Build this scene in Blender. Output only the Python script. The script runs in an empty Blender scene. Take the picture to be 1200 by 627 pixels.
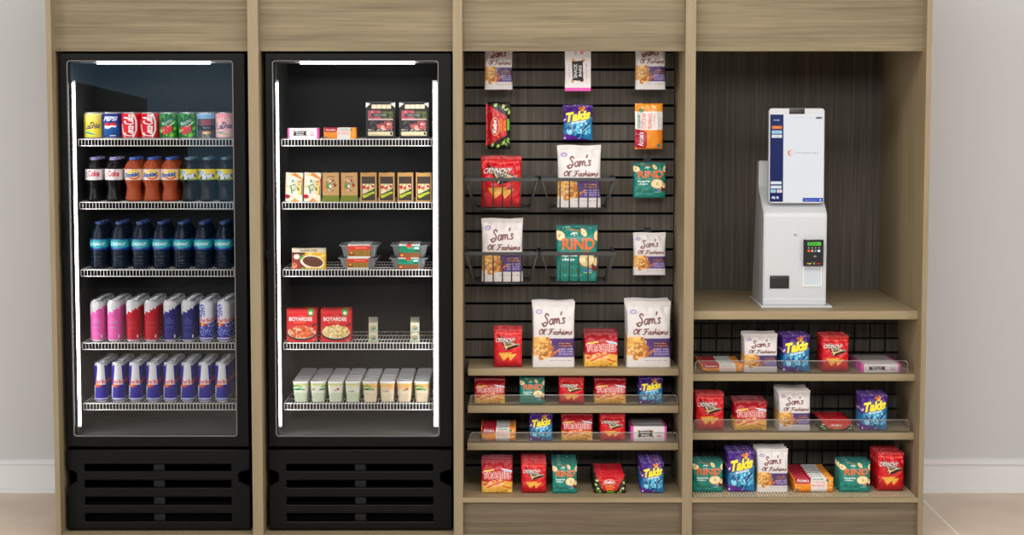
import bpy, bmesh, math, random
import numpy as np
from mathutils import Vector, Matrix

random.seed(7)
RNG = np.random.default_rng(7)
S = bpy.context.scene
COL = S.collection

# ------------------------------------------------------------------ camera
F = 2316.0            # focal length in pixels (frame 1200 x 627)
PX, PY = 590.0, 313.5
PITCH = math.atan(0.0887)
D = 7.0               # camera distance from the cabinet front
cp, sp = math.cos(PITCH), math.sin(PITCH)
def _t(py, Y):
    b = -(py - PY) / F
    return (Y + D) / (cp + b * sp), b
_tt, _b = _t(633.0, 0.0)
H = -_tt * (_b * cp - sp)
def at(px, py, Y):
    t, b = _t(py, Y)
    return Vector(((px - PX) / F * t, Y, H + t * (b * cp - sp)))
def ax(px, py, Y): return at(px, py, Y).x
def az(py, Y): return at(600, py, Y).z

cam = bpy.data.cameras.new('camera')
cam.sensor_fit = 'HORIZONTAL'; cam.sensor_width = 36.0
cam.lens = 36.0 * F / 1200.0
cam.shift_x = (600.0 - PX) / 1200.0
cam.clip_start = 0.05
co = bpy.data.objects.new('camera', cam); COL.objects.link(co)
co.location = (0, -D, H)
co.rotation_euler = (math.pi / 2 - PITCH, 0, 0)
S.camera = co

# ------------------------------------------------------------------ light and exposure
S.view_settings.view_transform = 'Standard'
S.view_settings.look = 'None'
S.view_settings.gamma = 1.0
S.view_settings.use_curve_mapping = False
S.view_settings.exposure = 0.15
w = bpy.data.worlds.new('world'); S.world = w; w.use_nodes = True
w.node_tree.nodes['Background'].inputs[0].default_value = (0.5, 0.5, 0.52, 1)
w.node_tree.nodes['Background'].inputs[1].default_value = 0.25
def area(name, loc, target, sx, sy, power, col=(1, 1, 1)):
    l = bpy.data.lights.new(name, 'AREA'); l.shape = 'RECTANGLE'; l.size = sx; l.size_y = sy
    l.energy = power; l.color = col
    o = bpy.data.objects.new(name, l); COL.objects.link(o); o.location = loc
    d = Vector(target) - Vector(loc)
    o.rotation_euler = d.to_track_quat('-Z', 'Y').to_euler()
    return o
area('ceiling_panel_light', (0.3, -1.9, 3.2), (0.3, -0.2, 0.6), 3.8, 1.2, 92, (1.0, 0.985, 0.965))
area('ceiling_panel_light', (0.0, -6.8, 3.2), (0.0, 0.2, 0.6), 5.0, 1.6, 245, (1.0, 0.99, 0.98))
# unseen fill lamps added at the windowless side walls to brighten the cabinet
area('side_fill_light', (-4.42, -3.2, 1.35), (0.0, 0.6, 0.9), 3.4, 2.0, 108, (0.97, 0.985, 1.0))
area('side_fill_light', (4.42, -3.2, 1.35), (0.0, 0.6, 0.9), 3.4, 2.0, 66, (1.0, 0.99, 0.985))

# ------------------------------------------------------------------ materials
def lin(c):
    c = np.asarray(c, dtype=float) / 255.0
    return np.where(c <= 0.04045, c / 12.92, ((c + 0.055) / 1.055) ** 2.4)
def lc(c): return tuple(float(x) for x in lin(c)) + (1.0,)
def mat(name, col=(128, 128, 128), rough=0.5, metal=0.0, spec=0.5, emit=None, es=0.0, alpha=1.0):
    m = bpy.data.materials.new(name); m.use_nodes = True
    b = m.node_tree.nodes['Principled BSDF']
    b.inputs['Base Color'].default_value = lc(col)
    b.inputs['Roughness'].default_value = rough
    b.inputs['Metallic'].default_value = metal
    b.inputs['Specular IOR Level'].default_value = spec
    if emit:
        b.inputs['Emission Color'].default_value = lc(emit); b.inputs['Emission Strength'].default_value = es
    return m
def speckle(m, scale=40, amt=0.12, rough_amt=0.1):
    """a fine procedural variation of colour and gloss"""
    nt = m.node_tree; b = nt.nodes['Principled BSDF']
    tc = nt.nodes.new('ShaderNodeTexCoord'); nz = nt.nodes.new('ShaderNodeTexNoise')
    nz.inputs['Scale'].default_value = scale; nz.inputs['Detail'].default_value = 4
    nt.links.new(tc.outputs['Object'], nz.inputs['Vector'])
    mr = nt.nodes.new('ShaderNodeMapRange'); mr.inputs['To Min'].default_value = 1 - amt; mr.inputs['To Max'].default_value = 1 + amt
    nt.links.new(nz.outputs['Fac'], mr.inputs['Value'])
    mx = nt.nodes.new('ShaderNodeMix'); mx.data_type = 'RGBA'; mx.blend_type = 'MULTIPLY'; mx.inputs[0].default_value = 1
    mx.inputs[6].default_value = b.inputs['Base Color'].default_value
    cb = nt.nodes.new('ShaderNodeCombineColor')
    for i in range(3): nt.links.new(mr.outputs[0], cb.inputs[i])
    nt.links.new(cb.outputs[0], mx.inputs[7]); nt.links.new(mx.outputs[2], b.inputs['Base Color'])
    return m
def wood(name, stops, scale, rough=0.55, fine=(1, 1, 1), bump=0.05, contrast=(0.3, 0.7)):
    m = bpy.data.materials.new(name); m.use_nodes = True
    nt = m.node_tree; b = nt.nodes['Principled BSDF']; b.inputs['Roughness'].default_value = rough
    b.inputs['Specular IOR Level'].default_value = 0.3
    tc = nt.nodes.new('ShaderNodeTexCoord')
    def noise(sc, detail, dist=0.0):
        mp = nt.nodes.new('ShaderNodeMapping'); mp.inputs['Scale'].default_value = sc
        nt.links.new(tc.outputs['Object'], mp.inputs['Vector'])
        n = nt.nodes.new('ShaderNodeTexNoise'); n.inputs['Scale'].default_value = 1.0
        n.inputs['Detail'].default_value = detail; n.inputs['Roughness'].default_value = 0.65
        n.inputs['Distortion'].default_value = dist
        nt.links.new(mp.outputs[0], n.inputs['Vector']); return n
    n1 = noise(scale, 6, 0.3); n2 = noise(tuple(a * b_ for a, b_ in zip(scale, fine)), 3)
    mx = nt.nodes.new('ShaderNodeMix'); mx.inputs[0].default_value = 0.45
    nt.links.new(n1.outputs['Fac'], mx.inputs[2]); nt.links.new(n2.outputs['Fac'], mx.inputs[3])
    cr = nt.nodes.new('ShaderNodeValToRGB'); els = cr.color_ramp.elements
    els[0].position = contrast[0]; els[0].color = lc(stops[0])
    els[1].position = contrast[1]; els[1].color = lc(stops[-1])
    for i, s in enumerate(stops[1:-1]):
        e = els.new(contrast[0] + (contrast[1] - contrast[0]) * (i + 1) / (len(stops) - 1)); e.color = lc(s)
    nt.links.new(mx.outputs[0], cr.inputs[0]); nt.links.new(cr.outputs[0], b.inputs['Base Color'])
    bp = nt.nodes.new('ShaderNodeBump'); bp.inputs['Strength'].default_value = bump; bp.inputs['Distance'].default_value = 0.002
    nt.links.new(mx.outputs[0], bp.inputs['Height']); nt.links.new(bp.outputs[0], b.inputs['Normal'])
    return m
OAK = [(123, 108, 81), (149, 132, 103), (165, 150, 119)]
M_H = wood('oak_horizontal', [(88, 76, 55), (114, 101, 77), (132, 119, 92), (151, 136, 107)], (1.6, 10, 30), fine=(1.6, 3, 4.5), contrast=(0.28, 0.76))
M_V = wood('oak_vertical', OAK, (34, 34, 1.8), fine=(3, 3, 1.5), contrast=(0.2, 0.8))
M_EDGE = wood('oak_edge_band', [(136, 121, 93), (142, 127, 100), (147, 132, 105)], (60, 60, 4))
M_S = wood('oak_shelf', [(130, 114, 87), (150, 134, 105), (162, 146, 114)], (2.0, 40, 30), fine=(1.5, 3, 3), contrast=(0.25, 0.75))
M_D = wood('dark_oak', [(53, 48, 41), (83, 76, 67), (116, 106, 95)], (70, 70, 1.3), fine=(3, 3, 2), contrast=(0.3, 0.72))  # darker streaked wood tone for back panels and slat boards
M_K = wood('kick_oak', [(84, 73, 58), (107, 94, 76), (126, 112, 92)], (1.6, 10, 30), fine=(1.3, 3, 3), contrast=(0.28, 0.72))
M_BLK = mat('black_void', (4, 4, 4), 0.9, spec=0.05)
M_PWD = speckle(mat('black_powder_coat', (5, 4, 4), 0.45, spec=0.17), 200, 0.08)
M_LIN = mat('black_liner', (17, 17, 17), 0.5, spec=.3)
M_LINW = speckle(mat('grey_liner', (112, 111, 110), 0.45), 30, 0.05)
M_LINS = mat('side_liner_plastic', (74, 74, 74), 0.4)
M_GSK = mat('grey_gasket', (112, 108, 104), 0.45)
M_WIRE = speckle(mat('white_coated_wire', (236, 233, 228), 0.35), 60, 0.05)
M_BW = speckle(mat('black_wire', (22, 22, 22), 0.4), 90, 0.1)
M_BSK = speckle(mat('basket_wire', (58, 58, 58), 0.38), 90, 0.1)
M_LED = mat('led_tube', (255, 255, 255), 0.4, emit=(255, 255, 255), es=20.0)
M_ALU = speckle(mat('brushed_aluminium', (200, 202, 206), 0.3, metal=0.8), 80, 0.06)
M_RAIL = mat('light_rail', (120, 120, 120), 0.4, metal=0.3)
M_WHT = speckle(mat('white_powder_coat', (196, 198, 201), 0.35), 120, 0.02)
M_WHG = mat('white_glossy', (236, 235, 233), 0.2)
M_DK = mat('dark_plastic', (34, 31, 30), 0.35)
def pane(name, tint, refl, rough=0.0, base=0.0):
    m = bpy.data.materials.new(name); m.use_nodes = True; nt = m.node_tree; nt.nodes.clear()
    out = nt.nodes.new('ShaderNodeOutputMaterial'); tr = nt.nodes.new('ShaderNodeBsdfTransparent'); gl = nt.nodes.new('ShaderNodeBsdfGlossy')
    tr.inputs[0].default_value = tint; gl.inputs['Roughness'].default_value = rough
    lw = nt.nodes.new('ShaderNodeFresnel'); lw.inputs['IOR'].default_value = refl
    ad = nt.nodes.new('ShaderNodeMath'); ad.operation = 'ADD'; ad.inputs[1].default_value = base; ad.use_clamp = True
    mx = nt.nodes.new('ShaderNodeMixShader')
    nt.links.new(lw.outputs[0], ad.inputs[0]); nt.links.new(ad.outputs[0], mx.inputs[0])
    nt.links.new(tr.outputs[0], mx.inputs[1]); nt.links.new(gl.outputs[0], mx.inputs[2])
    nt.links.new(mx.outputs[0], out.inputs[0]); return m
M_GLASS = pane('door_glass', (0.98, 0.985, 0.99, 1), 1.37)
M_ACR = pane('clear_acrylic', (0.95, 0.95, 0.95, 1), 1.4, 0.2, 0.02)
M_ACRE = mat('acrylic_edge', (196, 190, 180), 0.2)

# ------------------------------------------------------------------ mesh helpers
class MB:
    def __init__(s): s.v = []; s.f = []; s.mi = []; s.sm = []
    def add(s, vs, fs, mi=0, smooth=False):
        o = len(s.v); s.v += [tuple(v) for v in vs]
        for f in fs: s.f.append([i + o for i in f]); s.mi.append(mi); s.sm.append(smooth)
        return s
    def box(s, x0, x1, y0, y1, z0, z1, mi=0, b=0.0):
        if x0 > x1: x0, x1 = x1, x0
        if y0 > y1: y0, y1 = y1, y0
        if z0 > z1: z0, z1 = z1, z0
        if b <= 0:
            vs = [(x, y, z) for z in (z0, z1) for y in (y0, y1) for x in (x0, x1)]
            return s.add(vs, [(0, 2, 3, 1), (4, 5, 7, 6), (0, 1, 5, 4), (2, 6, 7, 3), (0, 4, 6, 2), (1, 3, 7, 5)], mi)
        bm = bmesh.new(); bmesh.ops.create_cube(bm, size=1)
        for v in bm.verts:
            v.co = Vector(((x0 + x1) / 2 + v.co.x * (x1 - x0), (y0 + y1) / 2 + v.co.y * (y1 - y0), (z0 + z1) / 2 + v.co.z * (z1 - z0)))
        bmesh.ops.bevel(bm, geom=bm.edges[:], offset=b, segments=2, affect='EDGES', profile=0.6)
        bm.verts.index_update()
        s.add([v.co for v in bm.verts], [[v.index for v in f.verts] for f in bm.faces], mi, True)
        bm.free(); return s
    def rod(s, p, q, r, n=6, mi=0):
        p, q = Vector(p), Vector(q); d = (q - p)
        if d.length < 1e-6: return s
        rot = d.to_track_quat('Z', 'Y').to_matrix()
        vs = []
        for e in (p, q):
            for i in range(n):
                a = 2 * math.pi * i / n
                vs.append(e + rot @ Vector((r * math.cos(a), r * math.sin(a), 0)))
        fs = [(i, (i + 1) % n, n + (i + 1) % n, n + i) for i in range(n)] + [tuple(range(n))[::-1], tuple(range(n, 2 * n))]
        return s.add(vs, fs, mi, True)
    def path(s, pts, r, n=6, mi=0):
        for a, b in zip(pts[:-1], pts[1:]): s.rod(a, b, r, n, mi)
        return s
    def prism_x(s, prof, x0, x1, mi=0):
        """profile of (y, z) points extruded along x"""
        n = len(prof); vs = [(x0, y, z) for y, z in prof] + [(x1, y, z) for y, z in prof]
        fs = [(i, (i + 1) % n, n + (i + 1) % n, n + i) for i in range(n)] + [tuple(range(n))[::-1], tuple(range(n, 2 * n))]
        return s.add(vs, fs, mi)
    def mesh(s, name, mats):
        me = bpy.data.meshes.new(name); me.from_pydata(s.v, [], s.f)
        for m in (mats if isinstance(mats, (list, tuple)) else [mats]): me.materials.append(m)
        me.polygons.foreach_set('material_index', s.mi); me.polygons.foreach_set('use_smooth', s.sm)
        bm = bmesh.new(); bm.from_mesh(me); bmesh.ops.recalc_face_normals(bm, faces=bm.faces[:]); bm.to_mesh(me); bm.free()
        me.update()
        return me
    def build(s, name, mats, parent=None):
        return link(name, s.mesh(name, mats), parent)
def link(name, me, parent=None, loc=None):
    o = bpy.data.objects.new(name, me); COL.objects.link(o)
    if parent is not None: o.parent = parent
    if loc is not None: o.location = loc
    return o
def empty(name, loc=(0, 0, 0)):
    o = bpy.data.objects.new(name, None); COL.objects.link(o); o.location = loc; o.empty_display_size = 0.05; return o
def sharp_smooth(me, ang=0.6):
    try: me.set_sharp_from_angle(angle=ang)
    except Exception: pass
def tag(o, label, cat, group=None):
    o['label'] = label; o['category'] = cat
    if group: o['group'] = group
    return o
def struct(o): o['kind'] = 'structure'; return o
def world_parent(o, root):
    """mesh data of o is in world space: keep it there under root"""
    o.parent = root; o.matrix_parent_inverse = Matrix.Translation(root.location).inverted(); return o
def plate(name, outer, holes, thick, mats, y, bevel=0.0015):
    """flat plate in the xz plane with holes, thick along y, front at y"""
    cu = bpy.data.curves.new(name, 'CURVE'); cu.dimensions = '2D'; cu.fill_mode = 'BOTH'
    cu.extrude = thick / 2 - bevel; cu.bevel_depth = bevel; cu.bevel_resolution = 1; cu.offset = -bevel
    for pts in [outer] + holes:
        sp_ = cu.splines.new('POLY'); sp_.points.add(len(pts) - 1); sp_.use_cyclic_u = True
        for p, (x, z) in zip(sp_.points, pts): p.co = (x, z, 0, 1)
    tmp = bpy.data.objects.new(name, cu); COL.objects.link(tmp)
    bpy.context.view_layer.update()
    me = bpy.data.meshes.new_from_object(tmp.evaluated_get(bpy.context.evaluated_depsgraph_get()))
    bpy.data.objects.remove(tmp); bpy.data.curves.remove(cu)
    me.transform(Matrix.Translation((0, y + thick / 2, 0)) @ Matrix.Rotation(math.pi / 2, 4, 'X'))
    me.materials.clear(); me.materials.append(mats); me.name = name
    return me
def rrect(x0, x1, z0, z1, r, n=5):
    pts = []
    for cx, cz, a0 in ((x1 - r, z1 - r, 0), (x0 + r, z1 - r, 90), (x0 + r, z0 + r, 180), (x1 - r, z0 + r, 270)):
        for i in range(n + 1):
            a = math.radians(a0 + 90 * i / n); pts.append((cx + r * math.cos(a), cz + r * math.sin(a)))
    return pts

# ------------------------------------------------------------------ printed artwork, painted as vertex colours
_glyph = {}
def text_tris(s, bold=0.0):
    k = (s, bold)
    if k in _glyph: return _glyph[k]
    cu = bpy.data.curves.new('t', 'FONT'); cu.body = s; cu.offset = bold; cu.resolution_u = 3; cu.size = 1
    o = bpy.data.objects.new('t', cu); COL.objects.link(o); bpy.context.view_layer.update()
    me = bpy.data.meshes.new_from_object(o.evaluated_get(bpy.context.evaluated_depsgraph_get()))
    me.calc_loop_triangles()
    V = np.array([v.co[:2] for v in me.vertices]); T = np.array([t.vertices[:] for t in me.loop_triangles])
    bpy.data.objects.remove(o); bpy.data.curves.remove(cu); bpy.data.meshes.remove(me)
    V = (V - V.min(0)) / (V.max(0) - V.min(0))
    _glyph[k] = V[T]; return _glyph[k]
STROKE = {  # letter: (advance, polylines) y up, baseline 0, x-height 0.5, cap 1
 'S': (.62, [[(.55, .82), (.42, 1.), (.25, .95), (.22, .75), (.4, .55), (.5, .3), (.38, .02), (.12, -.12), (-.02, .08), (.1, .25), (.3, .22)]]),
 'a': (.5, [[(.4, .45), (.2, .5), (.05, .3), (.08, .05), (.25, 0), (.38, .2), (.4, .48), (.38, .1), (.5, .02)]]),
 'm': (.68, [[(0, .45), (.06, .5), (.06, 0), (.1, .38), (.22, .5), (.3, .38), (.3, 0), (.34, .38), (.46, .5), (.54, .38), (.54, .06), (.66, .02)]]),
 'n': (.45, [[(0, .45), (.06, .5), (.06, 0), (.1, .38), (.22, .5), (.32, .38), (.32, .06), (.44, .02)]]),
 's': (.38, [[(.3, .42), (.16, .5), (.06, .36), (.26, .2), (.22, 0), (.0, .04)]]),
 "'": (.16, [[(.1, 1.), (.04, .78)]]),
 ' ': (.3, []),
 'O': (.62, [[(.35, .95), (.1, .8), (.0, .4), (.15, .02), (.4, .06), (.55, .5), (.45, .9), (.25, .95), (.3, .75), (.5, .78)]]),
 'l': (.26, [[(.02, .1), (.16, .8), (.1, 1.), (.03, .8), (.06, .1), (.2, .0)]]),
 'd': (.45, [[(.35, .45), (.15, .5), (.03, .25), (.1, .0), (.3, .12), (.38, 1.), (.34, .1), (.45, .02)]]),
 'F': (.66, [[(0, .8), (.15, .98), (.65, .95)], [(.36, .95), (.3, .3), (.18, -.02), (0, .02)], [(.18, .5), (.5, .52)]]),
 'h': (.42, [[(.06, 1.), (.04, 0), (.08, .36), (.22, .48), (.3, .36), (.3, .05), (.42, .02)]]),
 'i': (.2, [[(.06, .48), (.06, .04), (.18, .02)], [(.08, .72), (.1, .7)]]),
 'o': (.42, [[(.2, .5), (.02, .3), (.08, .02), (.26, .02), (.36, .28), (.22, .5), (.3, .42), (.42, .44)]]),
 'C': (.62, [[(.5, .8), (.4, 1.), (.15, .85), (.0, .4), (.15, .0), (.42, .02), (.6, .2)]]),
 'c': (.38, [[(.32, .4), (.18, .5), (.03, .28), (.1, .02), (.34, .06)]]),
 'L': (.5, [[(.1, 1.), (.05, .0), (.45, .04)]]),
 'r': (.34, [[(.04, .5), (.04, 0), (.08, .34), (.28, .48)]]),
 'x': (.38, [[(0, .5), (.34, 0)], [(.34, .5), (0, 0)]]),
 '-': (.3, [[(.02, .28), (.26, .3)]]),
}
class Art:
    def __init__(s, nx, ny, base, ss=2):
        s.nx, s.ny, s.ss = nx, ny, ss; s.W, s.H = nx * ss, ny * ss
        s.a = np.zeros((s.H, s.W, 3)); s.a[:] = base
        yy, xx = np.mgrid[0:s.H, 0:s.W]; s.X = (xx + .5); s.Y = (yy + .5)
    def px(s, x, y): return np.array([x * s.W, y * s.H])
    def fill(s, m, c):
        if callable(c): s.a[m] = c(s.X[m] / s.W, s.Y[m] / s.H)
        else: s.a[m] = c
        return s
    def rect(s, x0, y0, x1, y1, c):
        m = (s.X >= x0 * s.W) & (s.X < x1 * s.W) & (s.Y >= y0 * s.H) & (s.Y < y1 * s.H); return s.fill(m, c)
    def grad(s, x0, y0, x1, y1, c0, c1, horiz=False):
        c0, c1 = np.array(c0, float), np.array(c1, float)
        def f(x, y):
            t = ((x - x0) / (x1 - x0) if horiz else (y - y0) / (y1 - y0)).clip(0, 1)[:, None]; return c0 * (1 - t) + c1 * t
        return s.rect(x0, y0, x1, y1, f)
    def ell(s, cx, cy, rx, ry, c, rot=0):
        a = math.radians(rot); dx = s.X - cx * s.W; dy = s.Y - cy * s.H
        u = dx * math.cos(a) + dy * math.sin(a); v = -dx * math.sin(a) + dy * math.cos(a)
        return s.fill((u / (rx * s.W)) ** 2 + (v / (ry * s.W)) ** 2 <= 1, c)
    def polymask(s, pts):
        P = [(x * s.W, y * s.H) for x, y in pts]; m = np.zeros((s.H, s.W), bool)
        for (x1, y1), (x2, y2) in zip(P, P[1:] + P[:1]):
            if y1 == y2: continue
            c = ((s.Y > min(y1, y2)) & (s.Y <= max(y1, y2)) & (s.X < (s.Y - y1) * (x2 - x1) / (y2 - y1) + x1)); m ^= c
        return m
    def poly(s, pts, c): return s.fill(s.polymask(pts), c)
    def line(s, pts, wd, c):
        r = wd * s.W / 2; m = np.zeros((s.H, s.W), bool)
        P = [s.px(*p) for p in pts]
        for p, q in zip(P[:-1], P[1:]):
            d = q - p; L = max(d @ d, 1e-9)
            t = (((s.X - p[0]) * d[0] + (s.Y - p[1]) * d[1]) / L).clip(0, 1)
            m |= (s.X - p[0] - t * d[0]) ** 2 + (s.Y - p[1] - t * d[1]) ** 2 <= r * r
        return s.fill(m, c)
    def blobs(s, cx, cy, rx, ry, n, cols, size, ang=None, asp=.5):
        for i in range(n):
            r = math.sqrt(RNG.random()); a = RNG.random() * 6.283
            x = cx + rx * r * math.cos(a); y = cy + ry * r * math.sin(a)
            k = size * (.6 + .8 * RNG.random())
            s.ell(x, y, k, k * (asp + (1 - asp) * RNG.random()), cols[int(RNG.integers(len(cols)))], RNG.random() * 180 if ang is None else ang)
        return s
    def speck(s, x0, y0, x1, y1, cols, p, k=2):
        h, w_ = s.H // k + 1, s.W // k + 1
        r = np.kron(RNG.random((h, w_)), np.ones((k, k)))[:s.H, :s.W]; q = np.kron(RNG.integers(len(cols), size=(h, w_)), np.ones((k, k), int))[:s.H, :s.W]
        m0 = (s.X >= x0 * s.W) & (s.X < x1 * s.W) & (s.Y >= y0 * s.H) & (s.Y < y1 * s.H) & (r < p)
        for i, c in enumerate(cols): s.a[m0 & (q == i)] = c
        return s
    def text(s, t, cx, cy, w_, h, c, rot=0, shear=0, bold=0.0, out=None, ow=1, arch=0):
        """centre cx,cy; w_ as a share of width, h as a share of height (before rotation, both along the text's own axes)"""
        T = text_tris(t, bold).copy() - .5
        if arch: T[..., 1] += arch * (1 - (2 * T[..., 0]) ** 2)
        T[..., 0] += shear * T[..., 1] * 0.3
        wx, hy = (w_ * s.W, h * s.H) if abs(rot) < 45 else (w_ * s.H, h * s.W)
        a = math.radians(rot); x = T[..., 0] * wx; y = T[..., 1] * hy
        P = np.stack([cx * s.W + x * math.cos(a) - y * math.sin(a), cy * s.H - (x * math.sin(a) + y * math.cos(a))], -1)
        m = np.zeros((s.H, s.W), bool)
        for A, B, C in P:
            x0, x1 = int(max(0, min(A[0], B[0], C[0]) - 1)), int(min(s.W, max(A[0], B[0], C[0]) + 2))
            y0, y1 = int(max(0, min(A[1], B[1], C[1]) - 1)), int(min(s.H, max(A[1], B[1], C[1]) + 2))
            if x1 <= x0 or y1 <= y0: continue
            X, Y = s.X[y0:y1, x0:x1], s.Y[y0:y1, x0:x1]
            e = [(Q[0] - R[0]) * (Y - R[1]) - (Q[1] - R[1]) * (X - R[0]) for R, Q in ((A, B), (B, C), (C, A))]
            m[y0:y1, x0:x1] |= ((e[0] >= 0) & (e[1] >= 0) & (e[2] >= 0)) | ((e[0] <= 0) & (e[1] <= 0) & (e[2] <= 0))
        if out is not None:
            k = m.copy()
            for _ in range(ow):
                q = k.copy(); q[1:] |= k[:-1]; q[:-1] |= k[1:]; q[:, 1:] |= k[:, :-1]; q[:, :-1] |= k[:, 1:]; k = q
            s.fill(k, out)
        return s.fill(m, c)
    def script(s, t, cx, cy, w_, h, c, wd, rot=0, shear=.5):
        adv = 0; L = []
        for ch in t:
            a, pl = STROKE[ch]
            for p in pl: L.append([(x + adv + shear * .3 * y, y) for x, y in p])
            adv += a
        wx, hy = (w_ * s.W, h * s.H) if abs(rot) < 45 else (w_ * s.H, h * s.W); a = math.radians(rot)
        for p in L:
            # smooth the stroke
            q = []
            for (x, y) in p: q.append(((x / adv - .5) * wx, (y - .45) * hy))
            for _ in range(2):
                if len(q) > 2:
                    n = [q[0]]
                    for u, v in zip(q[:-1], q[1:]): n += [(u[0] * .75 + v[0] * .25, u[1] * .75 + v[1] * .25), (u[0] * .25 + v[0] * .75, u[1] * .25 + v[1] * .75)]
                    q = n + [q[-1]]
            s.line([(cx + (x * math.cos(a) - y * math.sin(a)) / s.W, cy - (x * math.sin(a) + y * math.cos(a)) / s.H) for x, y in q], wd, c)
        return s
    def out(s):
        a = s.a.reshape(s.ny, s.ss, s.nx, s.ss, 3).mean((1, 3))
        return lin(np.clip(a, 0, 255))          # row 0 = top
def art_material(name, rough=0.4, spec=0.5, emit=0.0, coat=0.0, metal=0.0):
    m = bpy.data.materials.new(name); m.use_nodes = True; nt = m.node_tree; b = nt.nodes['Principled BSDF']
    at_ = nt.nodes.new('ShaderNodeVertexColor'); at_.layer_name = 'art'
    nt.links.new(at_.outputs[0], b.inputs['Base Color'])
    b.inputs['Roughness'].default_value = rough; b.inputs['Specular IOR Level'].default_value = spec
    b.inputs['Coat Weight'].default_value = coat; b.inputs['Metallic'].default_value = metal
    if emit:
        nt.links.remove(b.inputs['Base Color'].links[0]); b.inputs['Base Color'].default_value = (.01, .01, .012, 1)
        nt.links.new(at_.outputs[0], b.inputs['Emission Color']); b.inputs['Emission Strength'].default_value = emit
    return m
M_FOIL = art_material('printed_film', 0.33, 0.5)
M_CARD = art_material('printed_carton', 0.45, 0.35)
M_CAN = art_material('printed_can', 0.4, 0.2)
M_SCRN = art_material('lit_screen', 0.15, 0.3, emit=0.86)
def set_colors(me, C):
    ca = me.color_attributes.new('art', 'FLOAT_COLOR', 'POINT')
    buf = np.ones((len(me.vertices), 4), dtype=np.float32); buf[:, :3] = C; ca.data.foreach_set('color', buf.ravel())
def grid_mesh(name, verts, colors, nr, nc, closed, m, caps=True, smooth=True, nx=None):
    """rows nr, cols nc; closed wraps the columns; end caps are fans"""
    fs = []
    for r in range(nr - 1):
        for c in range(nc if closed else nc - 1):
            c2 = (c + 1) % nc; fs.append((r * nc + c, r * nc + c2, (r + 1) * nc + c2, (r + 1) * nc + c))
    V = [tuple(map(float, v)) for v in verts]; Cc = list(map(tuple, colors))
    if nx:      # a pack: close top and bottom with strips running front to back (front = columns nb-2 .. nc-1 after the flip)
        for r, rev in ((0, True), (nr - 1, False)):
            b0 = r * nc; q = [b0 + c for c in range(nc)]
            L = q[:nx]; K = [q[0]] + q[nx:][::-1] + [q[nx - 1]]
            for j in range(nx - 1):
                f = [L[j], L[j + 1], K[j + 1], K[j]]; f = [v for i, v in enumerate(f) if v not in f[:i]]
                if len(f) > 2: fs.append(tuple(f[::-1] if rev else f))
    elif caps and closed:
        for r, rev in ((0, True), (nr - 1, False)):
            ring = V[r * nc:(r + 1) * nc]; k = len(V); V.append(tuple(np.mean(ring, 0))); Cc.append(tuple(np.mean(colors[r * nc:(r + 1) * nc], 0)))
            for c in range(nc):
                c2 = (c + 1) % nc
                fs.append((k, r * nc + c2, r * nc + c) if rev else (k, r * nc + c, r * nc + c2))
    me = bpy.data.meshes.new(name); me.from_pydata(V, [], fs)
    me.polygons.foreach_set('use_smooth', [smooth] * len(fs)); me.materials.append(m)
    set_colors(me, np.array(Cc)); me.update(); sharp_smooth(me, 0.9); return me
def pack_mesh(name, art, m, n=3.0, bottom=0.1, top='seal', wrinkle=0.02, narrow=0.02, edge=None, seed=1, shoulders=.72):
    """A filled bag or carton: unit width (x), unit thickness (y, front at -0.5), unit height (z from 0)."""
    A = art.out(); ny, nx = A.shape[:2]; rng = np.random.default_rng(seed)
    us = np.linspace(-1, 1, nx); nb = nx; ub = us[::-1]
    ph = rng.random(6) * 6.28
    V, C = [], []
    e = None if edge is None else lin(edge)
    for r in range(ny):
        v = 1 - r / (ny - 1)
        if top == 'box': g = 1.0
        else:
            g = bottom + (1 - bottom) * min(1, v / .22) ** .55
            if v > shoulders: g *= max(0.03, 1 - ((v - shoulders) / (.93 - shoulders)) ** 1.5) if v < .93 else 0.03
            if v < .02 and bottom < .5: g *= .5
        wdt = 1 - narrow * math.sin(math.pi * v)
        for side, U in ((0, us), (1, ub[1:-1])):
            for j, u in enumerate(U):
                B = .5 * max(0.0, 1 - abs(u) ** n) ** (1 / n) * g
                y = -B if side == 0 else B
                if side == 0 and top != 'box':
                    amp = wrinkle * (abs(u) ** 2 * .8 + .25 + (.8 if v > .8 else 0)) * (1 if .03 < v < .93 else .25)
                    y += amp * (math.sin(9 * u + 14 * v + ph[0]) * .5 + math.sin(21 * u * v + ph[1]) * .35 + math.sin(31 * v - 8 * u + ph[2]) * .3)
                    if v > .93: y += .012 * math.sin((v - .93) * 500)
                zz = v
                if v > .9: zz += .006 * math.sin(4 * u + ph[3])
                V.append((u * .5 * wdt, y, zz))
                if side == 0: C.append(A[r, j])
                else:
                    C.append(e if e is not None else A[r, nx - 2 - j])
    V = np.array(V); C = np.array(C); nc = nx + nb - 2
    V = V.reshape(ny, nc, 3)[::-1].reshape(-1, 3); C = C.reshape(ny, nc, 3)[::-1].reshape(-1, 3)
    return grid_mesh(name, V, C, ny, nc, True, m, nx=nx)
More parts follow.
